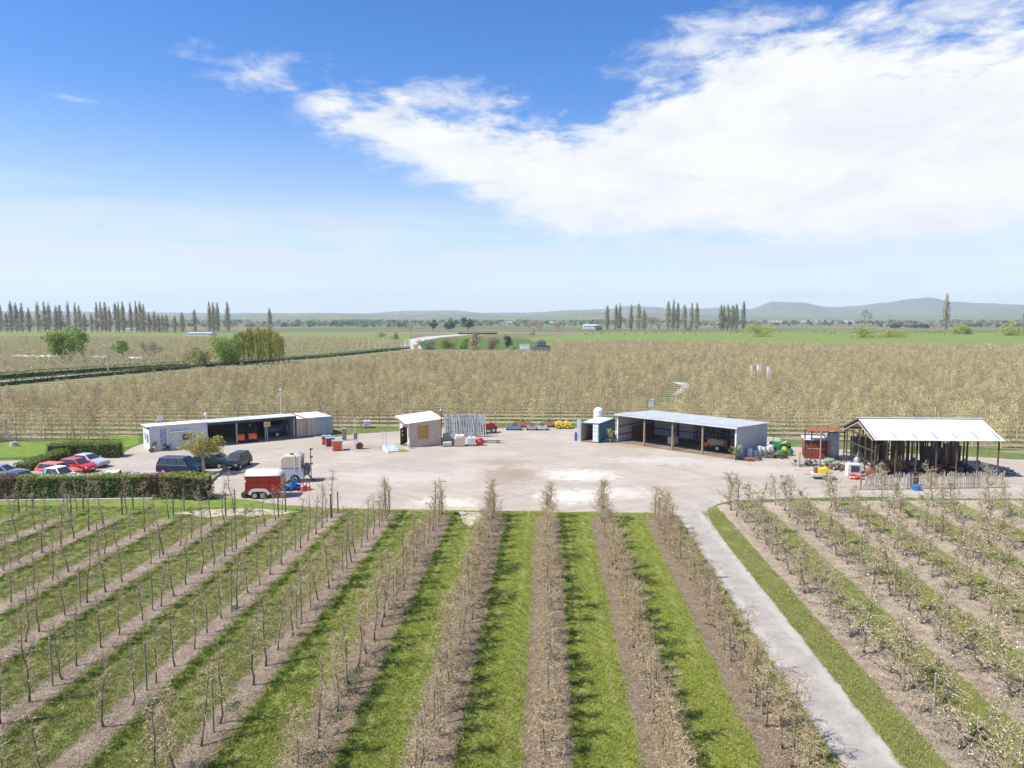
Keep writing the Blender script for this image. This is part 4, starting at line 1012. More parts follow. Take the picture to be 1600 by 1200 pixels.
b = MB(); b.tube([(-1.7, 0, 1.05), (-1.4, 0, 1.05), (1.0, 0, 1.05), (1.3, 0, 1.05)], [.35, .72, .72, .4], 14); b.build('tank', paint('dark_navy', (.03, .06, .11)), o, True)
MB().bx(-1.6, 1.3, -.4, .4, .3, .42).build('chassis', M_darkst, o); MB().disc((1.45, 0, 1.0), .62, 16, 'x', .25).build('fan_housing', M_steel, o)
for y in (-.6, .6): wheel(o, 0, y, .38)
q = thing('shed_sign', 'yellowish square notice board on the shed post', 'sign', inshed(416.5, -.5), ang)
MB().bx(-.05, .05, -.04, .04, 0, 2.0).build('post', M_steel, q); MB().bx(-.42, .42, -.06, -.03, 1.95, 2.6).build('board', pmat('faded_yellow_board', (.55, .42, .22), .15, 5), q); MB().bx(-.3, .3, -.066, -.058, 2.15, 2.4).build('notice', pmat('faded_notice', (.40, .28, .12), .2, 8), q)

def container(label, p, rz, m, roofm, Lc=6.06, W=2.44, Hc=2.6, opened=False, inside=None):
    o = thing('shipping_container', label, 'container', p, rz)
    for s, x in ((1, 0), (-1, W)):
        (MB().corr((x, Lc, .12), (0, -Lc, 0), (0, 0, Hc - .2), .28, .035) if s == 1 else MB().corr((x, 0, .12), (0, Lc, 0), (0, 0, Hc - .2), .28, .035)).build('side_wall', m, o)
    MB().corr((W, Lc, .12), (-W, 0, 0), (0, 0, Hc - .2), .28, .035).build('end_wall', inside or m, o)
    MB().bx(0.01, W - .01, .0, Lc, Hc - .06, Hc).build('roof', roofm, o); MB().bx(0, W, 0, Lc, .06, .14).build('floor', M_wood, o)
    for x in (.0, W):
        for y in (0, Lc): MB().bx(x - .06, x + .06, y - .06, y + .06, 0, Hc + .01).build('corner_post', m, o)
    for y in (0, Lc): MB().bx(.062, W - .062, y - .05, y + .05, Hc - .14, Hc + .012).build('header', m, o)
    if not opened:
        for x0 in (.07, W / 2 + .01):
            d_ = MB().corr((x0, -.03, .15), (W / 2 - .08, 0, 0), (0, 0, Hc - .32), .3, .03).build('door', m, o)
            for k in (.3, .75): MB().tube([(x0 + k, -.09, .16), (x0 + k, -.09, Hc - .2)], .022, 6).build('lock_bar', M_steel, d_)
    return o
R2 = Matrix.Rotation(ang, 3, 'Z')
M_tan = pmat('faded_tan_container', (.44, .37, .31), .14, 1.2, .7, col2=(.51, .43, .36)); M_bg = pmat('blue_grey_container', (.30, .36, .41), .14, 1.5, .65); M_croof = pmat('faded_container_roof', (.62, .60, .56), .12, .8, .6)
c1 = container('faded tan shipping container with rust streaks, next to the shed', A + R2 @ V((L + .12, -.05, 0)), ang, M_tan, M_croof)
MB().bx(1.0, 1.35, .1, 5.9, 2.602, 2.615).build('rust_streak', M_rust, c1); MB().bx(1.21, 1.25, -.11, -.07, .2, 2.4).build('rusty_door_edge', M_rust, c1)
container('blue-grey shipping container at the right end of the shed', A + R2 @ V((L + 2.7, -.05, 0)), ang, M_bg, M_croof)

# ---- small cream hut
A = G(640, 699); ang = R(25); W, Dp = 4.15, 5.4
o = thing('cream_hut', 'small cream hut with boarded window and white lean roof', 'hut', A, ang)
nb = 13; hl, hr = 3.05, 3.45
for k in range(nb):    # weatherboards of the front
    z0 = .05 + k * (hl - .1) / nb; z1 = z0 + (hl - .1) / nb - .012
    for (xa, xb) in (((.0, 1.02), (2.55, W)) if .95 < (z0 + z1) / 2 < 2.72 else ((0, W),)):
        MB().hexa([(xa, -.045, z0), (xb, -.045, z0), (xb, .0, z0), (xa, .0, z0), (xa, -.02, z1), (xb, -.02, z1), (xb, 0, z1), (xa, 0, z1)]).build('weatherboard', M_cream, o)
MB().prism_y([(0, hl - .06), (W, hl - .06), (W, hr), (0, hl)], -.03, .0).build('gable_board', M_cream, o)
MB().prism_y([(0, 0), (W, 0), (W, hr), (0, hl)], .005, .06).build('front_wall', M_cream, o)
MB().bx(W - .06, W, .065, Dp, 0, hr - .03).build('right_wall', M_cream, o); MB().bx(0, W, Dp - .06, Dp, 0, hl - .03).build('back_wall', M_cream, o)
MB().bx(0, .06, .065, 1.1, 0, hl - .02).bx(0, .06, 3.6, Dp - .07, 0, hl - .02).bx(0, .06, 1.105, 3.595, 2.35, hl - .02).build('left_wall', M_cream, o)
w_ = MB().bx(1.05, 2.52, -.08, -.02, .97, 2.68).build('window_board', M_ply, o)
for a in ((1.0, 1.05, .92, 2.73), (2.52, 2.57, .92, 2.73)): MB().bx(a[0], a[1], -.09, -.01, a[2], a[3]).build('window_frame', M_cream, o)
d_ = MB().hexa([(-.9, 1.3, .1), (-.86, 1.3, .1), (.02, 2.2, .1), (-.02, 2.2, .1), (-.9, 1.3, 2.3), (-.86, 1.3, 2.3), (.02, 2.2, 2.3), (-.02, 2.2, 2.3)]).build('open_door', pmat('dark_green_door', (.07, .075, .05), .2, 3), o)
for z in (1.25, 1.75): MB().hexa([(-.62, 1.54, z), (-.6, 1.54, z), (-.35, 1.82, z), (-.37, 1.82, z), (-.62, 1.54, z + .28), (-.6, 1.54, z + .28), (-.35, 1.82, z + .28), (-.37, 1.82, z + .28)]).build('door_notice', M_whitep, d_)
u_ = V((W + .9, 0, (hr - hl) * 1.1)); MB().corr((-.6, -.35, hl + .02), u_, (0, Dp * .55, .12), .25, .03).build('roof_sheet', M_whitep, o); MB().corr((-.6, -.35 + Dp * .5, hl + .17), u_, (0, Dp * .62, .1), .25, .03).build('roof_sheet', M_whitep, o)
MB().bx(-.2, -.02, -.12, .1, 0, hl).build('corner_board', M_whitep, o); MB().bx(W - 1.5, W - .2, -.055, -.047, 2.86, 2.9).build('conduit', M_conc, o)
q = thing('gas_cylinder', 'white gas bottle standing at the corner of the hut', 'gas bottle', A + V((.1, -.75, .006))); b = MB(); b.tube([(0, 0, 0), (0, 0, .85), (0, 0, 1.0), (0, 0, 1.12)], [.17, .17, .1, .05], 12); b.build('bottle', M_whitep, q, True); MB().tube([(0, 0, 1.12), (0, 0, 1.3)], [.1, .1], 8).build('collar', M_whitep, q); MB().disc((0, 0, .02), .25, 12, 'z', .04).build('foot_ring', M_whitep, q)
p = G(627, 706); q = thing('doormat_board', 'flat golden brown board lying by the hut door', 'board', p + V((.2, .35, .008)), ang); MB().bx(-.55, .55, -.5, 1.2, 0, .05).build('board', pmat('golden_board', (.27, .19, .055), .25, 4), q); MB().bx(-.55, .55, .3, .36, .05, .08).build('batten', M_wood, q)
p = G(613, 706); q = thing('loading_ramp', 'pale blue ramp with a pipe handrail beside the hut', 'ramp', p, ang + R(5))
MB().hexa([(-.55, -.3, .05), (.75, -.3, .05), (.75, 1.9, .55), (-.55, 1.9, .55), (-.55, -.3, .12), (.75, -.3, .12), (.75, 1.9, .62), (-.55, 1.9, .62)]).build('deck', pmat('blue_grey_ramp', (.36, .43, .53), .08, 2), q)
MB().hexa([(-.63, -.35, 0), (-.56, -.35, 0), (-.56, 1.9, 0), (-.63, 1.9, 0), (-.63, -.35, .2), (-.56, -.35, .2), (-.56, 1.9, .68), (-.63, 1.9, .68)]).build('edge_board', M_whitep, q)
for y in (.4, 1.85): MB().tube([(-.6, y, .15), (-.6, y, 2.2)], .025, 6).build('rail_post', M_steel, q)
MB().tube([(-.6, .4, 2.2), (-.6, 1.85, 2.4)], .025, 6).build('handrail', M_steel, q); MB().bx(.65, .73, 1.7, 1.85, 0, .55).bx(-.5, -.42, 1.7, 1.85, 0, .55).build('leg', M_steel, q)
q = thing('rusty_pole', 'dark rusty upright pole at the right corner of the hut', 'pole', G(689.5, 697.5)); MB().tube([(0, 0, 0), (0, 0, 4.6)], .07, 8).build('pole', M_rust, q); MB().tube([(0, 0, 4.6), (0, 0, 4.95)], [.2, .02], 8).build('cap', M_steel, q)

# ---- open hay-barn style implement shed
A, B, ang, L = frame((965, 690.5), (1149, 717)); Dp = 8.6; HF, HB = 3.75, 3.3
o = thing('implement_shed', 'open-fronted grey corrugated shed with pole posts and pale roof', 'shed', A, ang)
MB().corr((-.3, -.45, HF + .06), (L + .6, 0, 0), (0, Dp + .7, HB - HF), .26, .03).build('roof', M_zinc, o)
MB().bx(-.3, L + .3, -.47, -.42, HF - .16, HF + .05).build('gutter', M_zinc, o)
MB().corr((L, 0, 0), (0, Dp, 0), (0, 0, HB - .02), .26, .03).build('right_wall', M_wall_g, o); MB().prism_x([(0, HB - .03), (Dp, HB - .03), (0, HF)], L - .02, L - .01).build('right_wall_top', M_wall_g, o)
MB().corr((0, Dp, 0), (0, -Dp, 0), (0, 0, HB), .26, .03).build('left_wall', M_wall_g, o); MB().prism_x([(0, HB - .03), (Dp, HB - .03), (0, HF)], .01, .02).build('left_wall_top', M_wall_g, o)
MB().corr((L, Dp, 0), (-L, 0, 0), (0, 0, HB), .26, .03).build('back_wall', M_wall_g, o)
MB().bx(L - .09, L + .09, -.09, .05, 0, HF - .02).build('corner_flashing', M_whitep, o); MB().bx(-.09, .09, -.09, .05, 0, HF - .02).build('corner_flashing', M_whitep, o)
for px in (1007, 1051, 1098): x = along(A, B, px); MB().tube([(x, -.05, -.05), (x, -.05, HF - .02)], [.14, .12], 10).build('pole', M_pole, o)
MB().beam((0, -.05, HF - .16), (L, -.05, HF - .16), .1, .26).build('front_beam', M_pole, o)
for k in range(5):
    x = L * k / 4; MB().tube([(min(L - .2, max(.2, x)), Dp - .22, 0), (min(L - .2, max(.2, x)), Dp - .22, HB - .1)], .11, 8).build('rear_pole', M_woodd, o)
    MB().beam((min(L - .25, max(.25, x)), 0, HF - .2), (min(L - .25, max(.25, x)), Dp - .2, HB - .14), .1, .2).build('rafter', M_woodd, o)
for z in (.9, 2.0): MB().bx(.1, L - .1, Dp - .1, Dp - .05, z, z + .12).build('girt', M_woodd, o); MB().bx(.06, .12, .1, Dp - .1, z, z + .12).build('girt', M_woodd, o)
MB().bx(.1, .16, 3.2, 8.0, .1, 1.7).build('lining_board', pmat('brown_lining', (.24, .13, .07), .3, 2), o)
R3 = Matrix.Rotation(ang, 3, 'Z')
def insh(x, y, z=.006): return A + R3 @ V((x, y, 0)) + V((0, 0, z))
sheet('shed_floor', [insh(*p) for p in ((.1, -.6), (L - .1, -.6), (L - .1, Dp - .1), (.1, Dp - .1))], pmat('shed_dirt', (.20, .15, .11), .3, .7), .016, jit=.2)
def ibc(label, p, rz=0.0, dz=0.0, group='caged tanks', m=None):
    o = thing('caged_tank', label, 'tank', p, rz, group)
    MB().bx(-.48, .48, -.58, .58, .16, 1.08).build('tank', m or M_plast, o, bevel=.06); MB().bx(-.5, .5, -.6, .6, .1, .15).build('pallet_deck', M_steel, o)
    for x in (-.42, 0, .42): MB().bx(x - .05, x + .05, -.58, .58, 0, .1).build('pallet_foot', M_wood, o)
    for z in (.4, .75, 1.08):
        MB().tube([(-.51, -.61, z), (.51, -.61, z), (.51, .61, z), (-.51, .61, z), (-.51, -.61, z)], .012, 4).build('cage_hoop', M_zinc, o)
    for k in range(5):
        MB().tube([(-.51 + .255 * k, -.615, .15), (-.51 + .255 * k, -.615, 1.08)], .01, 4).build('cage_bar', M_zinc, o)
    MB().disc((0, 0, 1.1), .11, 10, 'z', .06).build('cap', M_black, o)
ibc('white tank inside the open shed near its middle post', insh(6.6, 3.0), ang)
def shelf(label, p, rz, w_):
    o = thing('storage_rack', label, 'rack', p, rz)
    for x in (0, w_):
        for y in (0, .7): MB().bx(x - .04, x + .04, y - .04, y + .04, 0, 2.2).build('upright', M_darkst, o)
    for z in (.4, 1.05, 1.7): MB().bx(-.04, w_ + .04, -.03, .73, z, z + .05).build('shelf', M_wood, o)
    r = random.Random(3)
    for z in (.45, 1.1, 1.75):
        x = .1
        while x < w_ - .4:
            ww = r.uniform(.18, .42); MB().bx(x, x + ww, .08, .6, z + .001, z + r.uniform(.2, .5)).build('stored_box', pmat('stored_%d' % r.randint(0, 4), r.choice(((.35, .35, .36), (.12, .12, .13), (.30, .2, .12), (.42, .42, .40), (.14, .2, .26))), .2, 3), o); x += ww + r.uniform(.05, .2)
shelf('cluttered storage rack against the back wall of the open shed', insh(7.2, 7.3), ang, 4.2)
o = thing('sprayer_trailer', 'red-brown tank sprayer parked under the open shed', 'trailer', insh(12.6, 3.3), ang + R(12))
b = MB(); b.tube([(-1.2, 0, 1.0), (-1.05, 0, 1.0), (.9, 0, 1.0), (1.05, 0, 1.0)], [.2, .5, .5, .2], 12); b.build('tank', pmat('dusty_cream_tank', (.38, .30, .24), .2, 3), o, True); MB().disc((1.25, 0, .95), .62, 16, 'x', .3).build('fan_housing', M_rust, o); MB().bx(-1.6, 1.2, -.35, .35, .38, .48).build('frame', M_rust, o)
MB().tube([(-1.6, 0, .43), (-2.5, 0, .4)], .05, 6).build('drawbar', M_rust, o); MB().bx(-1.5, -1.15, -.3, .3, .5, .95).build('pump_box', M_orange, o)
for y in (-.55, .55): wheel(o, .2, y, .38)
for k, (x, m_) in enumerate(((9.4, M_red), (10.3, M_yellow), (11.6, M_blue), (14.6, M_rust), (15.6, M_darkst))):
    q = thing('wall_tool', ['red backpack duster', 'yellow coiled hose', 'blue bucket', 'rusty bracket', 'dark hose bracket'][k] + ' hanging on the rear wall of the open shed', 'tool', insh(x, Dp - .3, 1.35)); q.rotation_euler.z = ang
    b = MB(); b.tube([(.18 * math.cos(a), 0, .25 + .22 * math.sin(a)) for a in [i * .785 for i in range(9)]], .06, 6); b.build('coil', m_, q); MB().beam((-.15, 0, .5), (.2, .02, -.15), .08, .06).build('handle', M_darkst, q); MB().bx(-.1, .1, .05, .12, .4, .6).build('hook', M_steel, q)

# ---- teal container with one door open, tank behind, board
ang = R(-25); A = G(908.5, 690)
M_teal = pmat('teal_container', (.055, .13, .16), .15, 1.2, .55); o = container('teal shipping container with its end open beside the big shed', A, ang, M_teal, pmat('light_teal_roof', (.45, .53, .53), .1, 1), opened=True, inside=M_tan)
MB().corr((.06, 5.9, .15), (0, -5.8, 0), (0, 0, 2.3), .28, -.03).build('inner_lining', M_tan, o)
d_ = MB().corr((W * 0 + 1.62, -.02, .15), (.8, 0, 0), (0, 0, 2.3), .26, .03).build('white_door', M_whitep, o)
for k in (.9, 1.5, 2.0): MB().bx(1.64, 2.4, -.075, -.05, k, k + .05).build('door_rib', M_zinc, d_)
q = thing('water_tank', 'round white water tank behind the teal container', 'tank', G(935, 672)); b = MB(); b.tube([(0, 0, 0), (0, 0, 3.0), (0, 0, 3.3), (0, 0, 3.4)], [.75, .75, .45, .1], 16); b.build('tank', M_plast, q, True)
for z in (.8, 1.5, 2.2, 2.8): MB().tube([(math.cos(a) * .76, math.sin(a) * .76, z) for a in [i * .393 for i in range(17)]], .03, 4).build('hoop', M_zinc, q)
q = thing('yard_signboard', 'upright white board with a blue drum left of the teal container', 'board', G(904, 688.5)); MB().bx(-.22, .32, -.1, .12, .0, 2.75).build('panel', M_whitep, q); MB().bx(-.55, -.235, -.15, .25, 0, 1.15).build('blue_drum', M_blue, q, bevel=.05); MB().ball((.05, 0, 2.85), .12, .12, .14).build('lamp', M_cream, q)
M_yucca = pmat('yucca_leaves', (0, 0, 0), island=[(.16, .20, .07), (.26, .28, .13), (.36, .36, .2), (.11, .15, .05)])
def yucca(label, px, py, s):
    r = random.Random(px); o = thing('yucca_plant', label, 'plant', G(px, py), 0, None, s); b = MB()
    for h in (.5, .9, 1.3):
        for i in range(34):
            a = r.uniform(0, 6.28); e = r.uniform(-.25, 1.2); c = V((r.gauss(0, .22), r.gauss(0, .22), h)); d = V((math.cos(a) * math.cos(e), math.sin(a) * math.cos(e), math.sin(e))) * r.uniform(.55, .9); sdv = V((-math.sin(a), math.cos(a), 0)) * .05
            b.face((c - sdv * .6, c + d * .5 - sdv, c + d + V((0, 0, -.12)), c + d * .5 + sdv, c + sdv * .6))
    b.build('leaves', M_yucca, o); MB().tube([(0, 0, 0), (0, 0, 1.3)], [.12, .08], 6).build('stem', M_trunk, o)
yucca('spiky yucca beside the teal container', 953, 691, 1.0); yucca('spiky yucca at the front right corner of the open shed', 1149.5, 719, 1.05)

# ---- red hut
A = G(1259, 716.5); ang = R(-10); o = thing('red_hut', 'small dark red boarded hut with a silver roof', 'hut', A, ang); W, Dp, H_ = 2.25, 2.4, 2.2
M_redb = pmat('faded_red_boards', (.20, .045, .035), .25, 3, .85)
for k in range(11):
    z0 = .03 + k * .195; MB().hexa([(0, -.05, z0), (W, -.05, z0), (W, 0, z0), (0, 0, z0), (0, -.02, z0 + .185), (W, -.02, z0 + .185), (W, 0, z0 + .185), (0, 0, z0 + .185)]).build('board', M_redb, o)
    MB().hexa([(-.05, .0, z0), (0, .0, z0), (0, Dp, z0), (-.05, Dp, z0), (-.02, .0, z0 + .185), (0, .0, z0 + .185), (0, Dp, z0 + .185), (-.02, Dp, z0 + .185)]).build('side_board', M_redb, o)
MB().bx(.005, W, .005, Dp, 0, H_).build('shell', M_redb, o); w_ = MB().bx(-.085, -.052, .3, 1.2, 1.25, 2.0).build('window', M_whitep, o); MB().bx(-.1, -.08, .4, 1.1, 1.35, 1.9).build('pane', M_glass, w_)
MB().bx(.2, W - .2, -.07, -.05, 1.18, 1.24).build('pale_batten', M_cream, o); MB().corr((-.25, -.25, H_ + .03), (W + .5, 0, .0), (0, Dp + .5, .12), .2, .03).build('roof', M_zinc2, o)
MB().bx(W - .02, W + .06, -.07, .04, 0, H_).build('corner_board', M_redb, o)

# ---- old gable-roofed pole barn with stacked junk, axis along x
FL = G(1366, 745); FR = G(1549, 744); Lb = FR.x - FL.x; Wb = 7.8; He, Hr = 4.05, 5.5
o = thing('pole_barn', 'old open-sided pole barn with a silver gable roof', 'barn', (FL.x, FL.y, 0))
for s, nm in ((0, 'front'), (1, 'rear')):
    y0 = -.35 if s == 0 else Wb + .35; v_ = V((0, Wb / 2 + .35, Hr - He + .25)) if s == 0 else V((0, -Wb / 2 - .35, Hr - He + .25))
    p0 = V((-.35, y0, He - .15)); u_ = V((Lb + .8, 0, 0))
    k = 16
    for i in range(k):   # long sheets lapped side by side
        b = MB(); b.corr(p0 + u_ * (i / k), u_ / k, v_, .2, .025 if s == 0 else -.025); b.build('roof_sheet', M_zinc2, o)
MB().beam((-.4, Wb / 2, Hr + .15), (Lb + .5, Wb / 2, Hr + .15), .4, .06).build('ridge_cap', M_zinc, o)
r = random.Random(8)
for i in range(7):
    x = Lb * i / 6
    for y in (0, Wb): MB().tube([(x, y, -.05), (x + r.gauss(0, .03), y, He - .05)], .085, 7).build('pole', M_woodd, o)
    MB().beam((x, 0, He - .05), (x, Wb / 2, Hr - .02), .08, .15).build('rafter', M_woodd, o); MB().beam((x, Wb, He - .05), (x, Wb / 2, Hr - .02), .08, .15).build('rafter', M_woodd, o); MB().beam((x, 0, He - .2), (x, Wb, He - .2), .08, .15).build('tie_beam', M_woodd, o)
for y in (0, Wb):
    MB().beam((0, y, He - .12), (Lb, y, He - .12), .1, .18).build('wall_plate', M_woodd, o)
for k in range(5): MB().tube([(0, Wb * (k + .5) / 5, 0), (0, Wb * (k + .5) / 5, He + min(k + .5, 4.5 - k) * .55)], .07, 6).build('gable_post', M_woodd, o)
for z in (1.3, 2.6): MB().beam((0, 0, z), (0, Wb, z), .06, .12).build('gable_rail', M_woodd, o)
MB().beam((-.36, -.3, He - .1), (-.36, Wb / 2, Hr + .12), .05, .14).build('barge_board', M_woodd, o); MB().beam((-.2, 0.3, He - .3), (-.2, Wb / 2, Hr - .35), .05, .08).build('pale_strut', M_cream, o); MB().beam((-.2, Wb - .3, He - .3), (-.2, Wb / 2, Hr - .35), .05, .08).build('pale_strut', M_cream, o)
for i in range(84):   # leftover wall boards and stacked poles along the back and right side
    x = Lb * (.12 + .88 * (i + r.random()) / 84); y = r.choice((Wb - .15, Wb - .15, Wb - 1.6, Wb * .55)); h = r.uniform(2.2, He - .3); w_ = r.uniform(.06, .22)
    MB().hexa([(x, y, 0), (x + w_, y, 0), (x + w_, y + .05, 0), (x, y + .05, 0), (x + r.gauss(0, .12), y, h), (x + w_, y, h), (x + w_, y + .05, h), (x + .02, y + .05, h)]).build('upright_board', r.choice((M_woodd, M_wood, M_woodd)), o)
for i in range(6): x = Lb * r.uniform(.35, .9); MB().beam((x, Wb - .4, r.uniform(.2, 1.6)), (x + r.uniform(1, 2.6), Wb - .4, r.uniform(1.4, 3.2)), .05, .12).build('brace', M_woodd, o)
for k in range(7): MB().bx(.6 + k * .56, .6 + k * .56 + .53, Wb - .3, Wb - .25, .3, 3.0).build('dark_panel', M_dark, o)
MB().beam((2.5, Wb - .5, 1.6), (4.2, Wb - .5, 2.2), .05, .06).build('pale_bar', M_cream, o)
def barn(x, y, z=.008): return V((FL.x + x, FL.y + y, z))
q = thing('barn_tank', 'pale upright tank behind the barn gable', 'tank', barn(-.3, Wb + 2.5)); b = MB(); b.tube([(0, 0, 0), (0, 0, 2.9), (0, 0, 3.1)], [.75, .75, .2], 14); b.build('tank', M_plast, q, True); MB().tube([(math.cos(a) * .76, math.sin(a) * .76, 1.5) for a in [i * .393 for i in range(17)]], .03, 4).build('hoop', M_zinc, q)
# rusty lean-to canopy left of the barn
q = thing('leanto_canopy', 'rusty iron lean-to canopy on thin posts left of the barn', 'canopy', G(1281, 731)); 
cx = G(1325, 722) - G(1281, 731)
MB().tube([(0, 0, 0), (0, 0, 4.1)], .09, 8).build('tall_post', M_pole, q); MB().corr((.1, 3.2, 3.55), (3.9, 0, 0), (0, 2.6, .1), .25, .03).build('roof_sheet', M_rust, q)
for x, y in ((.25, 3.4), (2.2, 3.4), (3.8, 5.5), (.25, 5.5)): MB().tube([(x, y, 0), (x, y, 3.5)], .07, 6).build('post', M_woodd, q)
MB().beam((0, 0, 3.9), (.3, 3.6, 3.5), .07, .12).build('tie', M_woodd, q); MB().beam((0, 3.3, 3.45), (4.0, 3.3, 3.45), .07, .12).build('beam', M_woodd, q); MB().beam((0, 0, 3.9), (.7, .2, 3.2), .05, .08).build('strut', M_woodd, q)
# junk heaps in and round the barn
def junk(name, label, cat, p, n, sx, sy, h, mats, seed):
    r = random.Random(seed); o = thing(name, label, cat, p)
    for i in range(n):
        a = r.uniform(0, 6.28); x, y, z = r.gauss(0, sx * .45), r.gauss(0, sy * .45), abs(r.gauss(0, h * .4)) + .03; L_ = r.uniform(.3, 1.3); d = V((math.cos(a), math.sin(a), r.gauss(0, .25))) * L_ / 2
        c = V((x, y, z + .1)); k = r.random(); b = MB()
        if k < .45: b.beam(c - d, c + d, r.uniform(.05, .18), r.uniform(.04, .1))
        elif k < .7: b.tube([c - d, c + d], r.uniform(.03, .09), 6)
        elif k < .85: b.disc((x, y, z + .2), r.uniform(.15, .35), 12, r.choice('xyz'), .14)
        else: w_ = r.uniform(.15, .4); b.bx(x - w_, x + w_, y - w_, y + w_, max(0, z - .1), z + .3)
        b.build('scrap_piece', r.choice(mats), o)
junk('scrap_heap', 'dark heap of scrap metal by the white drums', 'scrap', G(1207, 715), 26, 2.2, .9, .35, (M_darkst, M_rust, M_scrap, M_woodd), 1)
junk('scrap_heap', 'low rusty scrap at the foot of the shed wall', 'scrap', G(1172, 719), 14, 1.5, .5, .2, (M_rust, M_woodd, M_scrap), 2)
junk('scrap_heap', 'grey scrap heap in front of the red hut', 'scrap', G(1268, 727), 30, 1.6, 1.0, .5, (M_steel, M_scrap, M_zinc, M_darkst), 3)
junk('scrap_heap', 'reddish scrap heap between the hut and the barn', 'scrap', G(1310, 733), 34, 1.9, 1.2, .45, (M_rust, M_woodd, M_scrap, M_wood, M_conc), 4)
junk('scrap_heap', 'mixed rusty machinery heap in the middle of the barn', 'scrap', barn(6.2, 3.0), 80, 4.0, 2.2, 1.1, (M_rust, M_rust, M_darkst, M_red, M_scrap), 5)
junk('scrap_heap', 'dark scrap and tyres at the right end of the barn', 'scrap', barn(10.0, 3.2), 60, 2.2, 2.4, 1.0, (M_darkst, M_black, M_scrap, M_woodd), 6)
junk('scrap_heap', 'pale metal clutter right of the barn', 'scrap', G(1572, 741), 24, 1.2, .8, .7, (M_steel, M_zinc, M_scrap, M_wood), 7)
junk('scrap_heap', 'dark engine parts just inside the barn gable', 'scrap', barn(1.6, 2.0), 34, 1.6, 1.4, .9, (M_black, M_darkst, M_steel, M_rust), 8)
q = thing('dark_crate', 'big dark blue crate standing inside the barn', 'crate', barn(8.3, 5.0)); MB().bx(-.9, .9, -.6, .6, .9, 2.3).build('bin', M_dark, q, bevel=.04)
for x in (-.8, .8): MB().bx(x - .05, x + .05, -.5, .5, 0, .9).build('leg', M_darkst, q)
p = barn(2.9, 1.6); q = thing('dry_bush', 'dry golden brown bush at the front of the barn', 'bush', p); crown_ball(5, .1, 2.1, 1.1, 12, 900, .16).build('crown', pmat('dry_leaves', (0, 0, 0), island=[(.30, .20, .08), (.38, .26, .12), (.22, .15, .07)]), q); MB().tube([(0, 0, 0), (0, 0, 1.0)], .05, 5).build('stem', M_trunk, q)
q = thing('rusty_drum', 'rusty round drum lying by the barn corner post', 'drum', barn(-.35, .1)); MB().disc((0, 0, .42), .42, 16, 'y', .7).build('drum', M_rust, q, bevel=.03); MB().disc((0, 0, .42), .3, 14, 'y', .74).build('lid', M_wood, q)
q = thing('old_cooker', 'white boxy old cooker with a dark window near the barn', 'cooker', G(1332, 744)); MB().bx(-.65, .65, -.4, .4, .05, 1.35).build('case', M_whitep, q, bevel=.03); MB().bx(-.35, .5, -.43, -.40, .55, 1.15).build('window', M_glass, q); MB().bx(-.6, .6, -.36, .36, 0, .05).build('plinth', M_darkst, q); MB().bx(-.5, .5, -.46, -.43, 1.2, 1.25).build('handle', M_steel, q)
q = thing('grey_boiler', 'grey upright boiler behind the old cooker', 'boiler', barn(-1.2, 1.5)); MB().tube([(0, 0, 0), (0, 0, 1.6), (0, 0, 1.8)], [.32, .32, .12], 12).build('drum', M_steel, q, True); MB().tube([(0, 0, 1.8), (.1, 0, 2.3)], .07, 6).build('flue', M_steel, q)
junk('striped_barriers', 'heap of red and white barrier boards below the cooker', 'barriers', G(1339, 748.5), 14, .9, .4, .25, (M_cone, M_whitep, M_cone), 12)
q = thing('blue_drum', 'bright blue drum beside the picket fence', 'drum', G(1432, 766)); MB().tube([(0, 0, 0), (0, 0, .5), (0, 0, .55)], [.36, .4, .3], 14).build('drum', M_blue, q); MB().disc((0, 0, .57), .28, 12, 'z', .04).build('lid', M_blue, q)
q = thing('dark_gate_box', 'dark box filling a gap in the picket fence above the drum', 'box', G(1434, 765) + V((0, .6, 0))); MB().bx(-.32, .32, -.1, .15, 0, 1.5).build('box', M_dark, q); MB().bx(-.34, .34, -.12, -.1, .55, 1.0).build('rusty_panel', M_rust, q); MB().bx(-.36, .36, -.13, .18, 1.5, 1.55).build('lid', M_darkst, q)
# yellow machine on a grey trailer
q = thing('flat_trailer', 'low grey flat trailer carrying a yellow machine', 'trailer', G(1285, 748), R(-8)); MB().bx(-1.1, 1.1, -.6, .6, .35, .6).build('deck', pmat('pale_trailer_deck', (.46, .45, .43), .12, 2), q, bevel=.03); MB().tube([(-1.1, 0, .45), (-1.9, 0, .4)], .05, 6).build('drawbar', M_steel, q)
for y in (-.68, .68): wheel(q, .2, y, .26, .16)
q = thing('yellow_machine', 'small yellow machine standing on the grey trailer', 'machine', G(1285, 748) + V((0, .0, .6)), R(-8)); MB().prism_y([(-.5, 0), (.8, 0), (.85, .3), (.3, .65), (-.1, .5), (-.55, .45)], -.35, .35).build('body', M_yellow, q, bevel=.06); MB().bx(-.85, -.5, -.25, .25, 0, .55).build('engine', M_rust, q, bevel=.04); MB().tube([(-.6, 0, .5), (-.75, 0, .95)], .04, 6).build('exhaust', M_darkst, q)
q = thing('timber_stack', 'flat pale timbers lying in front of the scrap', 'timber', G(1258, 734)); 
for k in range(4): MB().bx(-1.4 + k * .1, 1.3 + k * .07, -.3 + k * .16, -.17 + k * .16, .006, .09).build('timber', M_cream, q)
q = thing('green_tub', 'pale green round tub beside the tall post', 'tub', G(1296, 726)); MB().tube([(0, 0, 0), (0, 0, .55), (0, 0, .65)], [.5, .62, .5], 14).build('tub', pmat('pale_green_plastic', (.16, .26, .15), .15, 2), q); MB().disc((0, 0, .67), .5, 14, 'z', .04).build('cover', pmat('pale_green_cover', (.22, .32, .2), .15, 2), q)
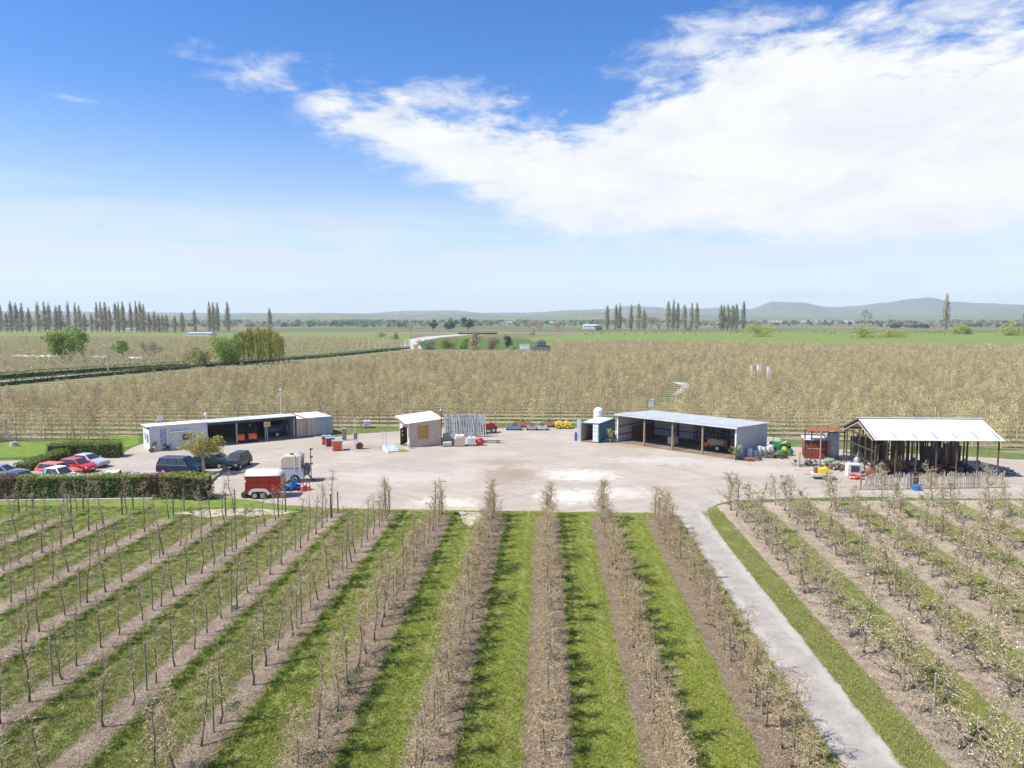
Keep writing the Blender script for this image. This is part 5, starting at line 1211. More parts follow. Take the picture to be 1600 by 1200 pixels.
leafy('garden_shrub', 'dark green shrub in front of the red hut', 1251, 729, 25, 17, M_dkgreen, 91, 8, 500, .0, .1, trunk=False)
q = thing('short_post', 'short pale post standing in the shrub by the red hut', 'post', G(1249, 730)); MB().tube([(0, 0, 0), (0, 0, 1.7)], .07, 7).build('shaft', M_pole, q); MB().tube([(0, 0, 1.7), (0, 0, 1.75)], [.08, .02], 7).build('top', M_cap, q)

# ---- white drums and green tubs along the shed wall
def drum(name, label, p, r_, h, m, lid=None, group=None, cat='drum'):
    o = thing(name, label, cat, p, 0, group); b = MB(); b.tube([(0, 0, 0), (0, 0, h * .3), (0, 0, h * .33), (0, 0, h * .66), (0, 0, h * .69), (0, 0, h)], [r_, r_, r_ * 1.05, r_, r_ * 1.05, r_ * .95], 14); b.build('body', m, o)
    MB().disc((0, 0, h + .02), r_ * .8, 12, 'z', .04).build('lid', lid or m, o)
for k, (px, py, h) in enumerate(((1171, 713.5, 1.0), (1180, 713, .8), (1186, 712.5, 1.15), (1193, 711, 1.05), (1200, 709.5, .9), (1205, 708, 1.1))):
    drum('white_drum', 'white plastic drum, %s from the yucca along the shed wall' % ordn(k + 1), G(px, py), .32 if k != 1 else .24, h, M_whitep, M_black if k % 2 else M_whitep, 'white drums')
def tractor_bits(label, p):
    o = thing('green_tractor', label, 'tractor', p, R(150))
    MB().prism_y([(-.9, .55), (1.2, .55), (1.3, .95), (1.2, 1.25), (.1, 1.3), (-.2, 1.0), (-.9, .95)], -.32, .32).build('bonnet', M_green_p, o, bevel=.05); MB().bx(-.75, -.3, -.25, .25, 1.0, 1.2).build('seat', M_black, o)
    for y in (-.55, .55): MB().tube([(-.6 + .62 * math.cos(a), y, .6 + .62 * math.sin(a)) for a in [.2 + i * .35 for i in range(8)]], .1, 6).build('mudguard', M_green_p, o); wheel(o, -.6, y, .55, .3, M_yellow, 'rear_wheel'); wheel(o, .9, y * .85, .32, .2, M_yellow, 'front_wheel')
    MB().tube([(.2, 0, 1.0), (-.1, 0, 1.5)], .03, 5).build('steering_column', M_black, o); MB().tube([(.8, .15, 1.2), (.8, .15, 1.9)], .035, 6).build('exhaust', M_darkst, o)
tractor_bits('small green tractor parked at the rear corner of the open shed', G(1219, 706)); 
drum('green_tub', 'bright green tub in front of the small tractor', G(1221, 712), .5, .62, M_green_p, None, 'green tubs', 'tub'); drum('green_tub', 'green round tub rightmost of the green clutter', G(1233, 711.5), .42, .75, M_green_p, M_dark, 'green tubs', 'tub')

# ---- picket fence
P0, P1 = G(1346, 766), G(1566, 762.5); Lf = (P1 - P0).length; o = thing('picket_fence', 'weathered pale picket fence in front of the pole barn', 'fence', P0, math.atan2(P1.y - P0.y, P1.x - P0.x))
M_pick = [pmat('picket_%d' % i, c, .15, 4, .9, stretch=(4, 4, .6)) for i, c in enumerate(((.45, .38, .31), (.54, .48, .42), (.38, .31, .25)))]
pk = MB().hexa([(0, 0, .05), (.11, 0, .05), (.11, .025, .05), (0, .025, .05), (0.01, 0, 1), (.10, 0, 1), (.10, .025, 1), (.01, .025, 1)])
pme = [pk.mesh('picket', m_) for m_ in M_pick]; r = random.Random(2); x = 0; n_ = 0
while x < Lf:
    c_ = link('picket', r.choice(pme), o, (x, 0, 0)); c_.scale = (r.uniform(.8, 1.2), 1, r.uniform(1.45, 1.75)); c_.rotation_euler = (r.gauss(0, .01), r.gauss(0, .035) + (.35 if x < .8 else 0), 0)
    x += r.uniform(.155, .2); n_ += 1
    if abs(x - (G(1433, 765) - P0).length) < .35: x += .6
for z in (.4, 1.15): MB().bx(0, Lf, .03, .09, z, z + .09).build('rail', M_pick[2], o)
for k in range(7): MB().bx(Lf * k / 6 - .05, Lf * k / 6 + .05, .095, .2, 0, 1.5).build('post', M_wood, o)
# ------------------------------------------------------------------ vehicles
CAR = {  # length, width, height, belt, windscreen base / top, rear top / base, side panes
    'sedan': (4.6, 1.78, 1.43, .92, .95, .20, -1.05, -1.75, 2), 'hatch': (3.95, 1.72, 1.48, .93, .95, .30, -1.35, -1.82, 2),
    'van': (4.85, 1.95, 1.76, 1.02, 1.45, .65, -2.05, -2.36, 3), 'mpv': (4.35, 1.78, 1.62, .98, 1.2, .50, -1.65, -2.08, 3), 'wagon': (4.6, 1.76, 1.46, .92, .95, .25, -1.75, -2.2, 3), 'ute': (5.0, 1.82, 1.68, 1.0, 1.05, .40, -.75, -.95, 2)}
def car(label, px, py, deg, typ, m, cat='car'):
    L, W, H, b, xf0, xf1, xr1, xr0, npane = CAR[typ]; p = G(px, py)
    o = thing('parked_car' if typ != 'van' else 'parked_van', label, cat, p + V((0, 0, .008)), R(deg), 'cars in the car park')
    st = [(-.5, .45, b * .78, .80), (-.485, .30, b * .96, .93), (-.38, .24, b, .99), (xr0 / L + .02, .22, b, 1), (xf0 / L, .22, b, 1), (.36, .22, b * .93, .98), (.455, .25, b * .84, .90), (.49, .32, b * .72, .80), (.5, .42, b * .60, .72)]
    st = sorted(st); bd = MB(); n = 8
    for s, zb, zt, wf in st:
        w_ = W / 2 * wf; x = s * L
        bd.v += [(x, -w_ * .9, zb), (x, -w_, zb + .08), (x, -w_ * 1.0, zt * .68), (x, -w_ * .9, zt), (x, w_ * .9, zt), (x, w_, zt * .68), (x, w_, zb + .08), (x, w_ * .9, zb)]
    for i in range(len(st) - 1):
        for j in range(n): a, c = i * n + j, i * n + (j + 1) % n; bd.f.append((a, c, c + n, a + n))
    bd.f.append(tuple(range(n))[::-1]); bd.f.append(tuple((len(st) - 1) * n + j for j in range(n)))
    bd.build('body', m, o, bevel=.03)
    wb, wt, zt = W / 2 * .89, W / 2 * .70, H
    cb = [V((xf0, -wb, b - .02)), V((xf0, wb, b - .02)), V((xr0, wb, b - .02)), V((xr0, -wb, b - .02)), V((xf1, -wt, zt)), V((xf1, wt, zt)), V((xr1, wt, zt)), V((xr1, -wt, zt))]
    cab = MB().hexa([cb[3], cb[0], cb[1], cb[2], cb[7], cb[4], cb[5], cb[6]]).build('cabin', m, o, bevel=.06)
    def pane(nm, a, b_, c_, d, u0, u1, v0, v1):
        f = lambda u, v: a.lerp(b_, u).lerp(d.lerp(c_, u), v)
        q = [f(u0, v0), f(u1, v0), f(u1, v1), f(u0, v1)]; nn = (q[1] - q[0]).cross(q[3] - q[0]).normalized()
        ctr = (cb[0] + cb[6]) / 2
        if nn.dot(q[0] - ctr) < 0: nn = -nn
        MB().hexa([k - nn * .01 for k in q] + [k + nn * .012 for k in q]).build(nm, M_glass, cab)
    pane('windscreen', cb[0], cb[1], cb[5], cb[4], .06, .94, .10, .92); pane('rear_window', cb[2], cb[3], cb[7], cb[6], .08, .92, .22 if typ != 'sedan' else .1, .9)
    for k in range(npane):
        u0, u1 = .05 + k * .9 / npane, .05 + (k + 1) * .9 / npane - .025
        pane('side_window', cb[0], cb[3], cb[7], cb[4], u0 + (.02 if k == 0 else 0), u1, .1, .86); pane('side_window', cb[1], cb[2], cb[6], cb[5], u0, u1, .1, .86)
    for x in (.31 * L, -.30 * L):
        for y in (-W / 2 + .08, W / 2 - .08): MB().disc((x, y, .36), .37, 16, 'y', .19).build('wheel_arch', M_black, o); wheel(o, x, y + (.02 if y > 0 else -.02), .31, .19)
    for y in (-.62, .62):
        MB().hexa([(.462 * L, y - .16, .58), (.487 * L, y - .16, .56), (.487 * L, y + .16, .56), (.462 * L, y + .16, .58), (.45 * L, y - .16, .73), (.483 * L, y - .16, .69), (.483 * L, y + .16, .69), (.45 * L, y + .16, .73)]).build('headlight', M_whitep, o)
        MB().bx(-.502 * L, -.487 * L, y - .13, y + .13, .68, .84).build('tail_light', M_red, o); MB().bx(xf0 - .25, xf0 - .1, y * 1.52 - .07, y * 1.52 + .07, b + .02, b + .14).build('mirror', m, o)
    MB().bx(.495 * L, .51 * L, -.25, .25, .38, .50).build('number_plate', M_whitep, o); MB().bx(.478 * L, .497 * L, -.4, .4, .52, .62).build('grille', M_black, o); MB().bx(-.505 * L, -.49 * L, -.25, .25, .52, .64).build('number_plate', M_whitep, o)
    if typ == 'ute':
        MB().bx(-2.42, -1.02, -.82, .82, b + .002, b + .05).build('tray_cover', M_black, o); MB().bx(-2.4, -1.0, .8, .86, b, b + .28).bx(-2.4, -1.0, -.86, -.8, b, b + .28).build('tray_rail', M_whitep, o)
    return o
C_silver = paint('silver_paint', (.40, .43, .48)); C_red = paint('car_red', (.50, .025, .02)); C_red2 = paint('car_faded_red', (.62, .12, .07)); C_navy = paint('car_navy', (.006, .009, .026), .3); C_black = paint('car_black', (.005, .0055, .007), .3)
C_dkgreen = paint('car_dark_green', (.015, .03, .03), .25); C_white = paint('car_white', (.72, .74, .76)); C_grey = paint('car_grey', (.22, .24, .27)); C_mag = paint('car_magenta', (.40, .03, .12)); C_lblue = paint('car_pale_blue', (.36, .43, .52))
car('silver sedan at the back of the row of parked cars', 138, 729, -10, 'sedan', C_silver)
car('bright red hatchback in front of the silver sedan', 121, 737, -10, 'hatch', C_red)
car('faded red car between the hatchback and the white ute', 92, 744.5, -10, 'wagon', C_red2)
car('white ute with blue crates half hidden by the long front hedge', 92, 755, -10, 'ute', C_white)
car('white van-like car peeking over the long hedge with dark windows', 174, 763, 200, 'ute', C_white)
car('pale blue car behind the gap in the front hedge', 204, 764, 170, 'wagon', C_lblue)
car('magenta car peeking over the maroon hedge section', 250, 763, 175, 'hatch', C_mag)
car('dark car at the left edge beside the conifer bush', 4, 748, 10, 'sedan', C_grey)
car('dark purple car low behind the left end of the hedge', 34, 759, -10, 'sedan', paint('car_dark_purple', (.03, .02, .05)))
car('dark navy people carrier parked behind the hedge end', 284, 739, -4, 'van', C_navy, 'van')
car('dark green car partly hidden behind the yellow-green tree', 322, 731, 20, 'sedan', C_dkgreen)
car('grey car behind the dark green car under the tree', 341, 726.5, 30, 'sedan', C_grey)
car('black people carrier facing the camera beside the tree', 371, 730, 270, 'mpv', C_black)
q = thing('blue_crate', 'light blue crate on the tray of the white ute', 'crate', G(92, 755) + V((-1.0, .2, 1.06)), R(-10)); MB().bx(-.45, .45, -.4, .4, 0, .35).build('crate', pmat('light_blue_plastic', (.14, .42, .55), .1, 3), q, bevel=.02); MB().bx(-.47, .47, -.42, .42, .35, .39).build('rim', pmat('light_blue_rim', (.2, .48, .6), .1, 3), q)

# ---- red horse float
p = G(416, 775.5); o = thing('horse_float', 'dark red horse float with white roof and twin wheels', 'trailer', p, R(6))
Lh, Wh = 3.1, 1.75
pr = [(-Lh/2, .45), (Lh/2 - .3, .45), (Lh/2 + .05, .6), (Lh/2 + .12, 1.3), (Lh/2 - .02, 2.12), (-Lh/2, 2.12)]
MB().prism_y(pr, -Wh/2, Wh/2).build('body', M_red, o, bevel=.06)
b = MB(); sec = [(-Wh/2 - .03, 2.1), (-Wh/2, 2.3), (-Wh/2 + .35, 2.48), (0, 2.53), (Wh/2 - .35, 2.48), (Wh/2, 2.3), (Wh/2 + .03, 2.1)]
for x, k in ((-Lh/2 - .05, 1), (Lh/2 - .55, 1), (Lh/2 - .1, .6), (Lh/2 + .06, .1)): b.v += [(x, y * (1 if k > .5 else .92), 2.1 + (z - 2.1) * k) for y, z in sec]
for i in range(3):
    for j in range(6): a = i * 7 + j; b.f.append((a, a + 7, a + 8, a + 1))
b.f.append(tuple(range(7))); b.f.append(tuple(range(21, 28))[::-1]); b.build('roof', M_whitep, o, True)
for z in (1.05, 1.55): MB().bx(-Lh/2 + .05, Lh/2 - .1, -Wh/2 - .02, -Wh/2 - .0, z, z + .04).build('side_moulding', pmat('dark_red_trim', (.22, .015, .012), .1, 3), o)
for k in (-.5, .55): MB().bx(k - .02, k + .02, -Wh/2 - .018, -Wh/2 - .003, .5, 2.05).build('side_moulding', pmat('dark_red_trim', (.2, .02, .02)), o)
for sy in (-1, 1):
    yy = sy * (Wh/2 + .08)
    for x in (-.72, -.02): wheel(o, x, yy, .33, .2)
    g = MB()
    for i in range(6):
        pts_ = [(-1.25, .42), (-1.05, .75), (-.75, .82), (.0, .82), (.32, .75), (.55, .42)]
    for a, c_ in zip(pts_, pts_[1:]): g.beam((a[0], yy, a[1]), (c_[0], yy, c_[1]), .26, .06, up=(0, 1, 0))
    g.build('mudguard', M_whitep, o)
MB().bx(-Lh/2 - .1, -Lh/2 - .02, -Wh/2 + .08, Wh/2 - .08, .42, 1.5).build('rear_ramp', pmat('dark_red_trim', (.2, .02, .02)), o); MB().bx(-Lh/2 - .5, -Lh/2 - .12, -.7, .7, .1, .5).build('rear_step', M_darkst, o)
MB().bx(-Lh/2 - .12, -Lh/2 - .01, -Wh/2, -Wh/2 + .4, 1.75, 2.3).build('rear_lamp_box', paint('pinkish_red', (.62, .12, .13)), o); MB().tube([(Lh/2, 0, .5), (Lh/2 + .9, 0, .5)], .06, 6).build('drawbar', M_darkst, o); MB().tube([(Lh/2 + .75, 0, .0), (Lh/2 + .75, 0, .75)], .04, 6).build('jockey_stand', M_steel, o)

# ---- orchard sprayer
p = G(456, 755); o = thing('orchard_sprayer', 'orchard sprayer with white yellowed tank and rear fan mast', 'sprayer', p + V((0, .8, .006)), R(8))
M_ytank = pmat('yellowed_tank', (.62, .60, .53), .1, 1.4, .5, col2=(.64, .52, .33), trans=.15)
MB().prism_y([(-1.25, 1.45), (-1.2, 2.5), (-.9, 2.75), (.55, 2.75), (.8, 2.4), (.8, 1.45)], -.75, .75).build('tank', M_ytank, o, bevel=.12)
MB().prism_y([(-1.1, .35), (1.0, .35), (1.05, 1.45), (-1.1, 1.45)], -.72, .72).build('grey_base_tank', pmat('pale_blue_grey', (.40, .46, .50), .08, 1.5, .5), o, bevel=.05)
for x in (.2, .75): MB().bx(x - .05, x + .05, -.78, .78, 1.4, 2.8).build('tank_strap', M_whitep, o)
MB().tube([(.85, -.3, 1.5), (.95, -.3, 2.8), (.5, -.3, 2.95)], .04, 6).tube([(.85, .3, 1.5), (.95, .3, 2.8), (.5, .3, 2.95)], .04, 6).build('rear_frame', M_steel, o)
MB().disc((1.25, 0, 1.25), .62, 18, 'x', .4).build('fan_housing', M_scrap, o); MB().disc((1.48, 0, 1.25), .42, 14, 'x', .06).build('fan_guard', M_black, o)
MB().tube([(1.65, 0, .4), (1.65, 0, 3.3)], .05, 6).build('spray_mast', M_darkst, o)
for z in (1.7, 2.4, 3.2): MB().bx(1.56, 1.86, -.06, .06, z, z + .14).build('nozzle', M_darkst, o)
MB().tube([(1.4, 0, .6), (1.9, -.3, .2), (2.4, -.5, .1)], .07, 6).build('hose', M_black, o); MB().disc((-.2, 0, 2.78), .2, 12, 'z', .12).build('filler_cap', M_black, o)
for y in (-.72, .72): wheel(o, .2, y, .42, .28)
p = G(458, 767); o = thing('blue_implement', 'bright blue hydraulic implement frame behind the red float', 'implement', p, R(4))
for a, c_ in (((-1.3, 0, .35), (1.0, 0, .35)), ((-1.3, .5, .35), (1.0, .5, .35)), ((-.9, 0, .75), (.9, .25, .45)), ((.0, 0, .35), (.1, 0, 1.3)), ((.1, 0, 1.25), (.95, .2, .5))): MB().beam(a, c_, .12, .14).build('frame_bar', M_blue, o)
MB().bx(-.12, .28, -.1, .5, .4, 1.05).build('gearbox', M_blue, o, bevel=.04); MB().tube([(-.9, .3, .16), (.9, .3, .16)], .15, 10).build('roller', M_blue, o)
for k, (px, py) in enumerate(((473, 767.5), (478, 764), (483, 765.5))):
    o = thing('traffic_cone', ['front red and white traffic cone by the blue implement', 'middle traffic cone, just behind the front cone', 'rightmost traffic cone by the blue implement'][k], 'cone', G(px, py), 0, 'traffic cones', 1.5 if k == 0 else 1.25); MB().bx(-.2, .2, -.2, .2, 0, .04).build('base', M_cone, o); MB().tube([(0, 0, .04), (0, 0, .7)], [.15, .03], 12).build('cone', M_cone, o); MB().tube([(0, 0, .3), (0, 0, .5)], [.112, .078], 12).build('white_band', M_whitep, o)

# ---- three orange hoppers, fuel pump, bollard, box
def hopper(label, px, py, m, rz, s=1.0):
    o = thing('spreader_hopper', label, 'hopper', G(px, py), rz, 'orange hoppers', s)
    MB().hexa([(-.4, -.4, .35), (.4, -.4, .35), (.4, .4, .35), (-.4, .4, .35), (-.55, -.55, 1.05), (.55, -.55, 1.05), (.55, .55, 1.05), (-.55, .55, 1.05)]).build('hopper', m, o, bevel=.03); MB().bx(-.6, .6, -.6, .6, 1.06, 1.14).build('cover', pmat('blue_grey_cover', (.22, .27, .33), .15, 2), o)
    for x in (-.55, .55):
        for y in (-.55, .55): MB().bx(x - .04, x + .04, y - .04, y + .04, 0, 1.05).build('leg', M_whitep, o)
    MB().bx(-.5, .5, -.45, .45, .1, .35).build('tray', m, o)
hopper('nearest orange hopper with a grey cover, left of the pump', 527, 703.5, M_orange, .3, 1.1); hopper('middle hopper with red sides behind the nearest one', 516, 697, M_red, .3); hopper('rearmost orange-red hopper, closest to the containers', 510, 694, M_cone, .3)
q = thing('dark_bollard', 'dark grey upright cabinet behind the hoppers', 'cabinet', G(538, 688)); MB().bx(-.25, .25, -.2, .2, 0, 1.6).build('cabinet', M_scrap, q, bevel=.03); MB().bx(-.28, .28, -.23, .23, 1.6, 1.66).build('lid', M_cream, q)
q = thing('fuel_pump', 'white fuel pump post with a dark head in the yard', 'pump', G(554, 702)); MB().bx(-.12, .12, -.1, .1, 0, 1.5).build('post', M_whitep, q, bevel=.02); MB().bx(-.05, .35, -.2, .2, 1.3, 2.1).build('head', M_scrap, q, bevel=.03); MB().bx(-.15, .0, -.15, .15, 1.7, 2.0).build('dial', M_whitep, q); MB().tube([(.3, -.1, 1.6), (.5, -.2, .9), (.4, -.2, .4)], .03, 5).build('hose', M_black, q)
q = thing('orange_reel', 'small orange reel beside the fuel pump', 'reel', G(562, 701)); MB().disc((0, 0, .38), .36, 14, 'y', .35).build('drum', M_orange, q); MB().disc((0, -.2, .38), .42, 14, 'y', .04).disc((0, .2, .38), .42, 14, 'y', .04).build('flange', M_rust, q); MB().bx(-.3, .3, -.25, .25, 0, .06).build('base', M_rust, q)
ibc('lone white tank at the back of the yard by the grass', G(574, 668), .2)
# tanks and boxes right of the hut
ibc('bright white tank against the hut pole', G(698, 690.5), .15); 
def crate(name, label, px, py, w_, h, m, top=None):
    o = thing(name, label, 'crate', G(px, py), .1, 'crates beside the ladders')
    for k in range(4): MB().bx(-w_/2, w_/2, -w_/2 + .01, -w_/2 + .03, .12 + k * (h - .12) / 4, .12 + (k + 1) * (h - .12) / 4 - .03).build('slat', m, o)
    MB().bx(-w_/2 + .03, w_/2 - .03, -w_/2 + .05, w_/2, .12, h - .02).build('bin', m, o)
    for x in (-w_/2 + .08, 0, w_/2 - .08): MB().bx(x - .06, x + .06, -w_/2, w_/2, 0, .115).build('foot', M_woodd, o)
    if top: MB().bx(-w_/2 + .1, w_/2 - .1, -w_/2 + .15, w_/2 - .1, h, h + .45).build('bag', top, o, bevel=.1)
M_crate = pmat('pale_crate_wood', (.46, .40, .32), .12, 3, .9)
crate('bin_crate', 'low pale crate in front of the white tank by the hut', 699, 697, 1.15, .55, M_crate); crate('bin_crate', 'wooden bin topped with a pinkish white bag', 718.5, 696.5, 1.35, 1.0, M_crate, pmat('pink_white_bag', (.62, .54, .55), .1, 2)); ibc('white tank between the wooden bin and the red reel', G(737, 696), .1)
q = thing('red_reel', 'bright red reel at the right end of the crates', 'reel', G(749.5, 696)); MB().ball((0, 0, .55), .55, .45, .5).build('body', M_cone, q, True); MB().disc((.1, -.3, .5), .5, 12, 'y', .06).build('flange', M_red, q); MB().bx(-.4, .4, -.3, .3, 0, .12).build('base', M_red, q)
q = thing('pipe_trolley', 'low flat trolley of pipes beside the red reel', 'trolley', G(767, 692)); MB().bx(-1.1, 1.2, -.3, .3, .25, .33).build('deck', M_wood, q)
for k in range(3): MB().tube([(-1.1, -.2 + .2 * k, .4), (1.6, -.2 + .2 * k, .42)], .05, 6).build('pipe', M_cream if k else M_steel, q)
for x in (-.8, .9): wheel(q, x, -.3, .16, .08); wheel(q, x, .3, .16, .08)
# orchard ladders stood together
rail = MB().beam((-.42, 0, 0), (-.10, .25, 2.7), .08, .04).mesh('rail', M_zinc); rail2 = MB().beam((.42, 0, 0), (.10, .25, 2.7), .08, .04).mesh('rail', M_zinc); legm = MB().beam((0, 1.0, 0), (0, .27, 2.68), .06, .06).mesh('prop_leg', M_scrap)
rg = MB()
for k in range(8): f = (k + 1) / 9; rg.beam((-.42 + .32 * f, .25 * f, 2.7 * f), (.42 - .32 * f, .25 * f, 2.7 * f), .09, .03)
rgm = rg.mesh('rungs', M_zinc); n_ = 0
for row, (ya, yb, cnt) in enumerate(((683.5, 682.5, 17), (680, 679, 16), (676.5, 675.5, 14))):
    for k in range(cnt):
        px = 695 + (758 - 695) * (k + .3) / cnt; n_ += 1
        o = thing('orchard_ladder', 'grey three-legged orchard ladder, %s from the hut in the %s line' % (ordn(k + 1), ('front', 'middle', 'rear')[row]), 'ladder', G(px, ya + (yb - ya) * k / cnt), rnd.uniform(-.5, .3), 'stacked orchard ladders', rnd.uniform(.92, 1.05))
        for nm, me in (('rail', rail), ('rail', rail2), ('prop_leg', legm)): link(nm, me, o)
        link('rungs', rgm, o)['kind'] = 'stuff'
q = thing('red_machine', 'dark red machine half hidden at the right end of the ladders', 'machine', G(764, 676), .2)
MB().prism_y([(-1.3, .4), (1.1, .4), (1.2, .9), (.5, 1.5), (-1.3, 1.2)], -.5, .5).build('body', M_red, q, bevel=.06)
for y in (-.55, .55): wheel(q, .6, y, .42, .24); wheel(q, -.8, y, .36, .2)
MB().tube([(.2, 0, 1.4), (.2, 0, 2.0)], .04, 6).build('exhaust', M_darkst, q)
# mowers and implements along the back
def mower(label, px, py, m, w_=2.2, h=.55):
    o = thing('mower_deck', label, 'mower', G(px, py), rnd.uniform(-.1, .1), 'implements along the back of the yard')
    MB().prism_x([(-.7, .15), (.7, .15), (.6, .15 + h * .6), (.1, .15 + h), (-.4, .15 + h * .8)], -w_/2, w_/2).build('deck', m, o, bevel=.05); MB().tube([(0, 0, .2 + h), (0, -.1, 1.15)], .05, 6).tube([(-.4, .1, .5), (0, -.1, 1.15), (.4, .1, .5)], .04, 6).build('hitch', M_darkst, o)
    for x in (-w_/2 + .1, w_/2 - .1): MB().disc((x, -.6, .18), .18, 12, 'x', .12).build('gauge_wheel', M_black, o)
    MB().bx(-.25, .25, -.2, .2, .15 + h, .3 + h).build('gearbox', M_scrap, o)
mower('dark blue mower deck, left in the back row', 803, 671.5, paint('mower_blue', (.06, .10, .16))); mower('grey mower deck in the middle of the back row', 831, 671.5, M_scrap, 1.6); mower('pale grey mower deck right of the middle one', 846, 671.5, M_steel, 1.7)
mower('rusty brown implement behind the blue mower', 816, 666.5, M_rust, 2.4, .7); mower('rusty brown implement left of the yellow machine', 857, 666, M_rust, 1.7, .6)
q = thing('yellow_roller', 'bright yellow twin machine at the back of the yard', 'machine', G(880, 669.5)); MB().prism_y([(-1.2, .3), (-.1, .3), (-.1, 1.0), (-.7, 1.15), (-1.2, .8)], -.5, .5).build('front_body', M_yellow, q, bevel=.06); MB().prism_y([(.05, .3), (1.15, .3), (1.2, .8), (.6, 1.1), (.05, .95)], -.5, .5).build('rear_body', M_yellow, q, bevel=.06); MB().tube([(.5, 0, 1.0), (.5, 0, 1.5)], .1, 8).build('canister', M_cream, q)
for x in (-.7, .65):
    for y in (-.5, .5): wheel(q, x, y, .3, .2, M_yellow)

# ---- yellow-green tree in the car park, pots, edging
p = G(318, 741); o = thing('yellow_green_tree', 'yellow-green leafy tree in front of the parked dark cars', 'tree', p)
b = MB(); b.tube([(0, 0, -.1), (.05, 0, 1.1), (-.05, 0, 1.9), (0, .1, 3.2)], [.17, .14, .12, .05], 8)
for a, zz, L_ in ((.2, 1.7, 1.6), (2.9, 1.6, 1.7), (1.4, 2.0, 1.3), (4.2, 2.0, 1.5), (5.4, 2.3, 1.3), (2.2, 2.5, 1.4)): b.tube([(0, 0, zz), (math.cos(a) * L_ * .55, math.sin(a) * L_ * .55, zz + .75), (math.cos(a) * L_, math.sin(a) * L_, zz + 1.4)], [.07, .045, .015], 5)
b.build('trunk', pmat('pale_bark', (.32, .27, .21), .2, 4), o, True)
crown_ball(21, 1.35, 4.6, 2.25, 26, 5200, .19).build('crown', M_ylw, o)
for k, (px, py, h, m_, lab) in enumerate(((245, 704.5, 1.15, M_olive, 'potted bush in a white urn by the office wall'), (259, 703, 1.0, M_dkgreen, 'dark bush left of the office door'), (265, 702.5, .9, M_dkgreen, 'dark bush closest to the office door'), (239, 706, .5, M_dkgreen, 'tiny dark plant at the office corner'))):
    q = thing('potted_bush', lab, 'plant', G(px, py) + V((0, -.35, 0)))
    if k == 0: MB().tube([(0, 0, 0), (0, 0, .5), (0, 0, .75)], [.2, .3, .24], 12).build('urn', M_cream, q); crown_ball(3, .6, 1.5, .42, 8, 220, .14).build('leaves', m_, q)
    else: MB().tube([(0, 0, 0), (0, 0, .3)], [.2, .26], 10).build('pot', M_scrap, q); crown_ball(k, .25, h, .45, 8, 220, .14).build('leaves', m_, q)
r = random.Random(6)
ed = [(353, 730), (349, 735), (343, 742), (336, 747), (330, 753), (325, 758)]
M_log = pmat('pale_log', (.34, .27, .19), .25, 3, .9)
for k, (a, c_) in enumerate(zip(ed, ed[1:])):
    pa, pb = G(*a), G(*c_); o = thing('edging_log', 'pale log edging beside the tree, %s from the black car' % ordn(k + 1), 'log', pa, 0, 'log edging'); d = pb - pa
    MB().tube([V((0, 0, .13)), d * .5 + V((.05, 0, .14)), d * .97 + V((0, 0, .13))], [.14, .15, .12], 8).build('log', M_log, o, True); MB().tube([d * .96 + V((0, 0, .13)), d * .985 + V((0, 0, .13))], [.1, .1], 8).build('cut_end', M_cap, o)
tag(MB().tube([(0, 0, -.02), (.1, 0, .4), (.15, 0, .75)], [.2, .15, .03], 6).build('garden_stone', M_log, loc=G(349, 737)), 'taller brown pointed stone on the log edging', 'stone')
tag(MB().tube([(0, 0, -.02), (.05, 0, .3), (.1, 0, .6)], [.22, .16, .03], 6).build('garden_stone', M_conc, loc=G(357, 735)), 'pale grey pointed stone right of the brown one', 'stone')
sheet('planting_bed', [G(*p) for p in ((300, 744), (352, 731), (356, 733), (327, 760), (318, 764), (300, 760))], M_pale, .02, jit=.2, step=.5)
k0, k1 = G(-60, 784.5), G(252, 780.5); o = thing('concrete_kerb', 'pale concrete kerb in front of the long hedge', 'kerb', k0, math.atan2((k1 - k0).y, (k1 - k0).x)); Lk = (k1 - k0).length
for i in range(int(Lk / 1.2)): MB().bx(i * 1.2, i * 1.2 + 1.18, -.12, .12, 0, .16).build('kerb_block', M_conc, o)
q = thing('notice_board', 'small white sign standing at the corner of the trimmed hedge', 'sign', G(83, 718)); MB().bx(-.55, .45, -.04, .04, .35, .9).build('board', M_whitep, q); MB().bx(-.4, -.34, -.03, .03, 0, .35).build('leg', M_wood, q); MB().bx(.3, .36, -.03, .03, 0, .35).build('leg', M_wood, q)
q = thing('concrete_trough', 'green-grey concrete trough on the lawn edge', 'trough', G(22, 697)); MB().tube([(0, 0, 0), (0, 0, .5)], [.5, .45], 12).build('ring', M_conc, q); MB().disc((0, 0, .52), .4, 12, 'z', .05).build('lid', pmat('pale_green_lid', (.3, .38, .3), .1, 3), q)

# ------------------------------------------------------------------ headland post and wire along the near edge of the far orchard
def wirefence(label, pts, step, h=1.7):
    P = [G(*p) for p in pts]; o = thing('row_end_trellis', label, 'trellis', P[0])
    for a, b_ in zip(P, P[1:]):
        n_ = max(1, int((b_ - a).length / step))
        for k in range(n_): q = a.lerp(b_, k / n_) - P[0]; MB().tube([q, q + V((0, 0, h))], .06, 6).build('post', M_post_p, o)
        for z in (.5, 1.05, h - .1): MB().tube([a - P[0] + V((0, 0, z)), b_ - P[0] + V((0, 0, z))], .018, 3).build('wire', M_cream, o)
wirefence('post and wire trellis behind the lawn at the left', [(-20, 690), (205, 686)], 3.2)
wirefence('post and wire trellis behind the yard, centre', [(520, 672), (690, 665), (900, 665)], 4.0); wirefence('post and wire trellis behind the red hut and barn', [(1222, 687), (1330, 693), (1660, 712)], 3.4)
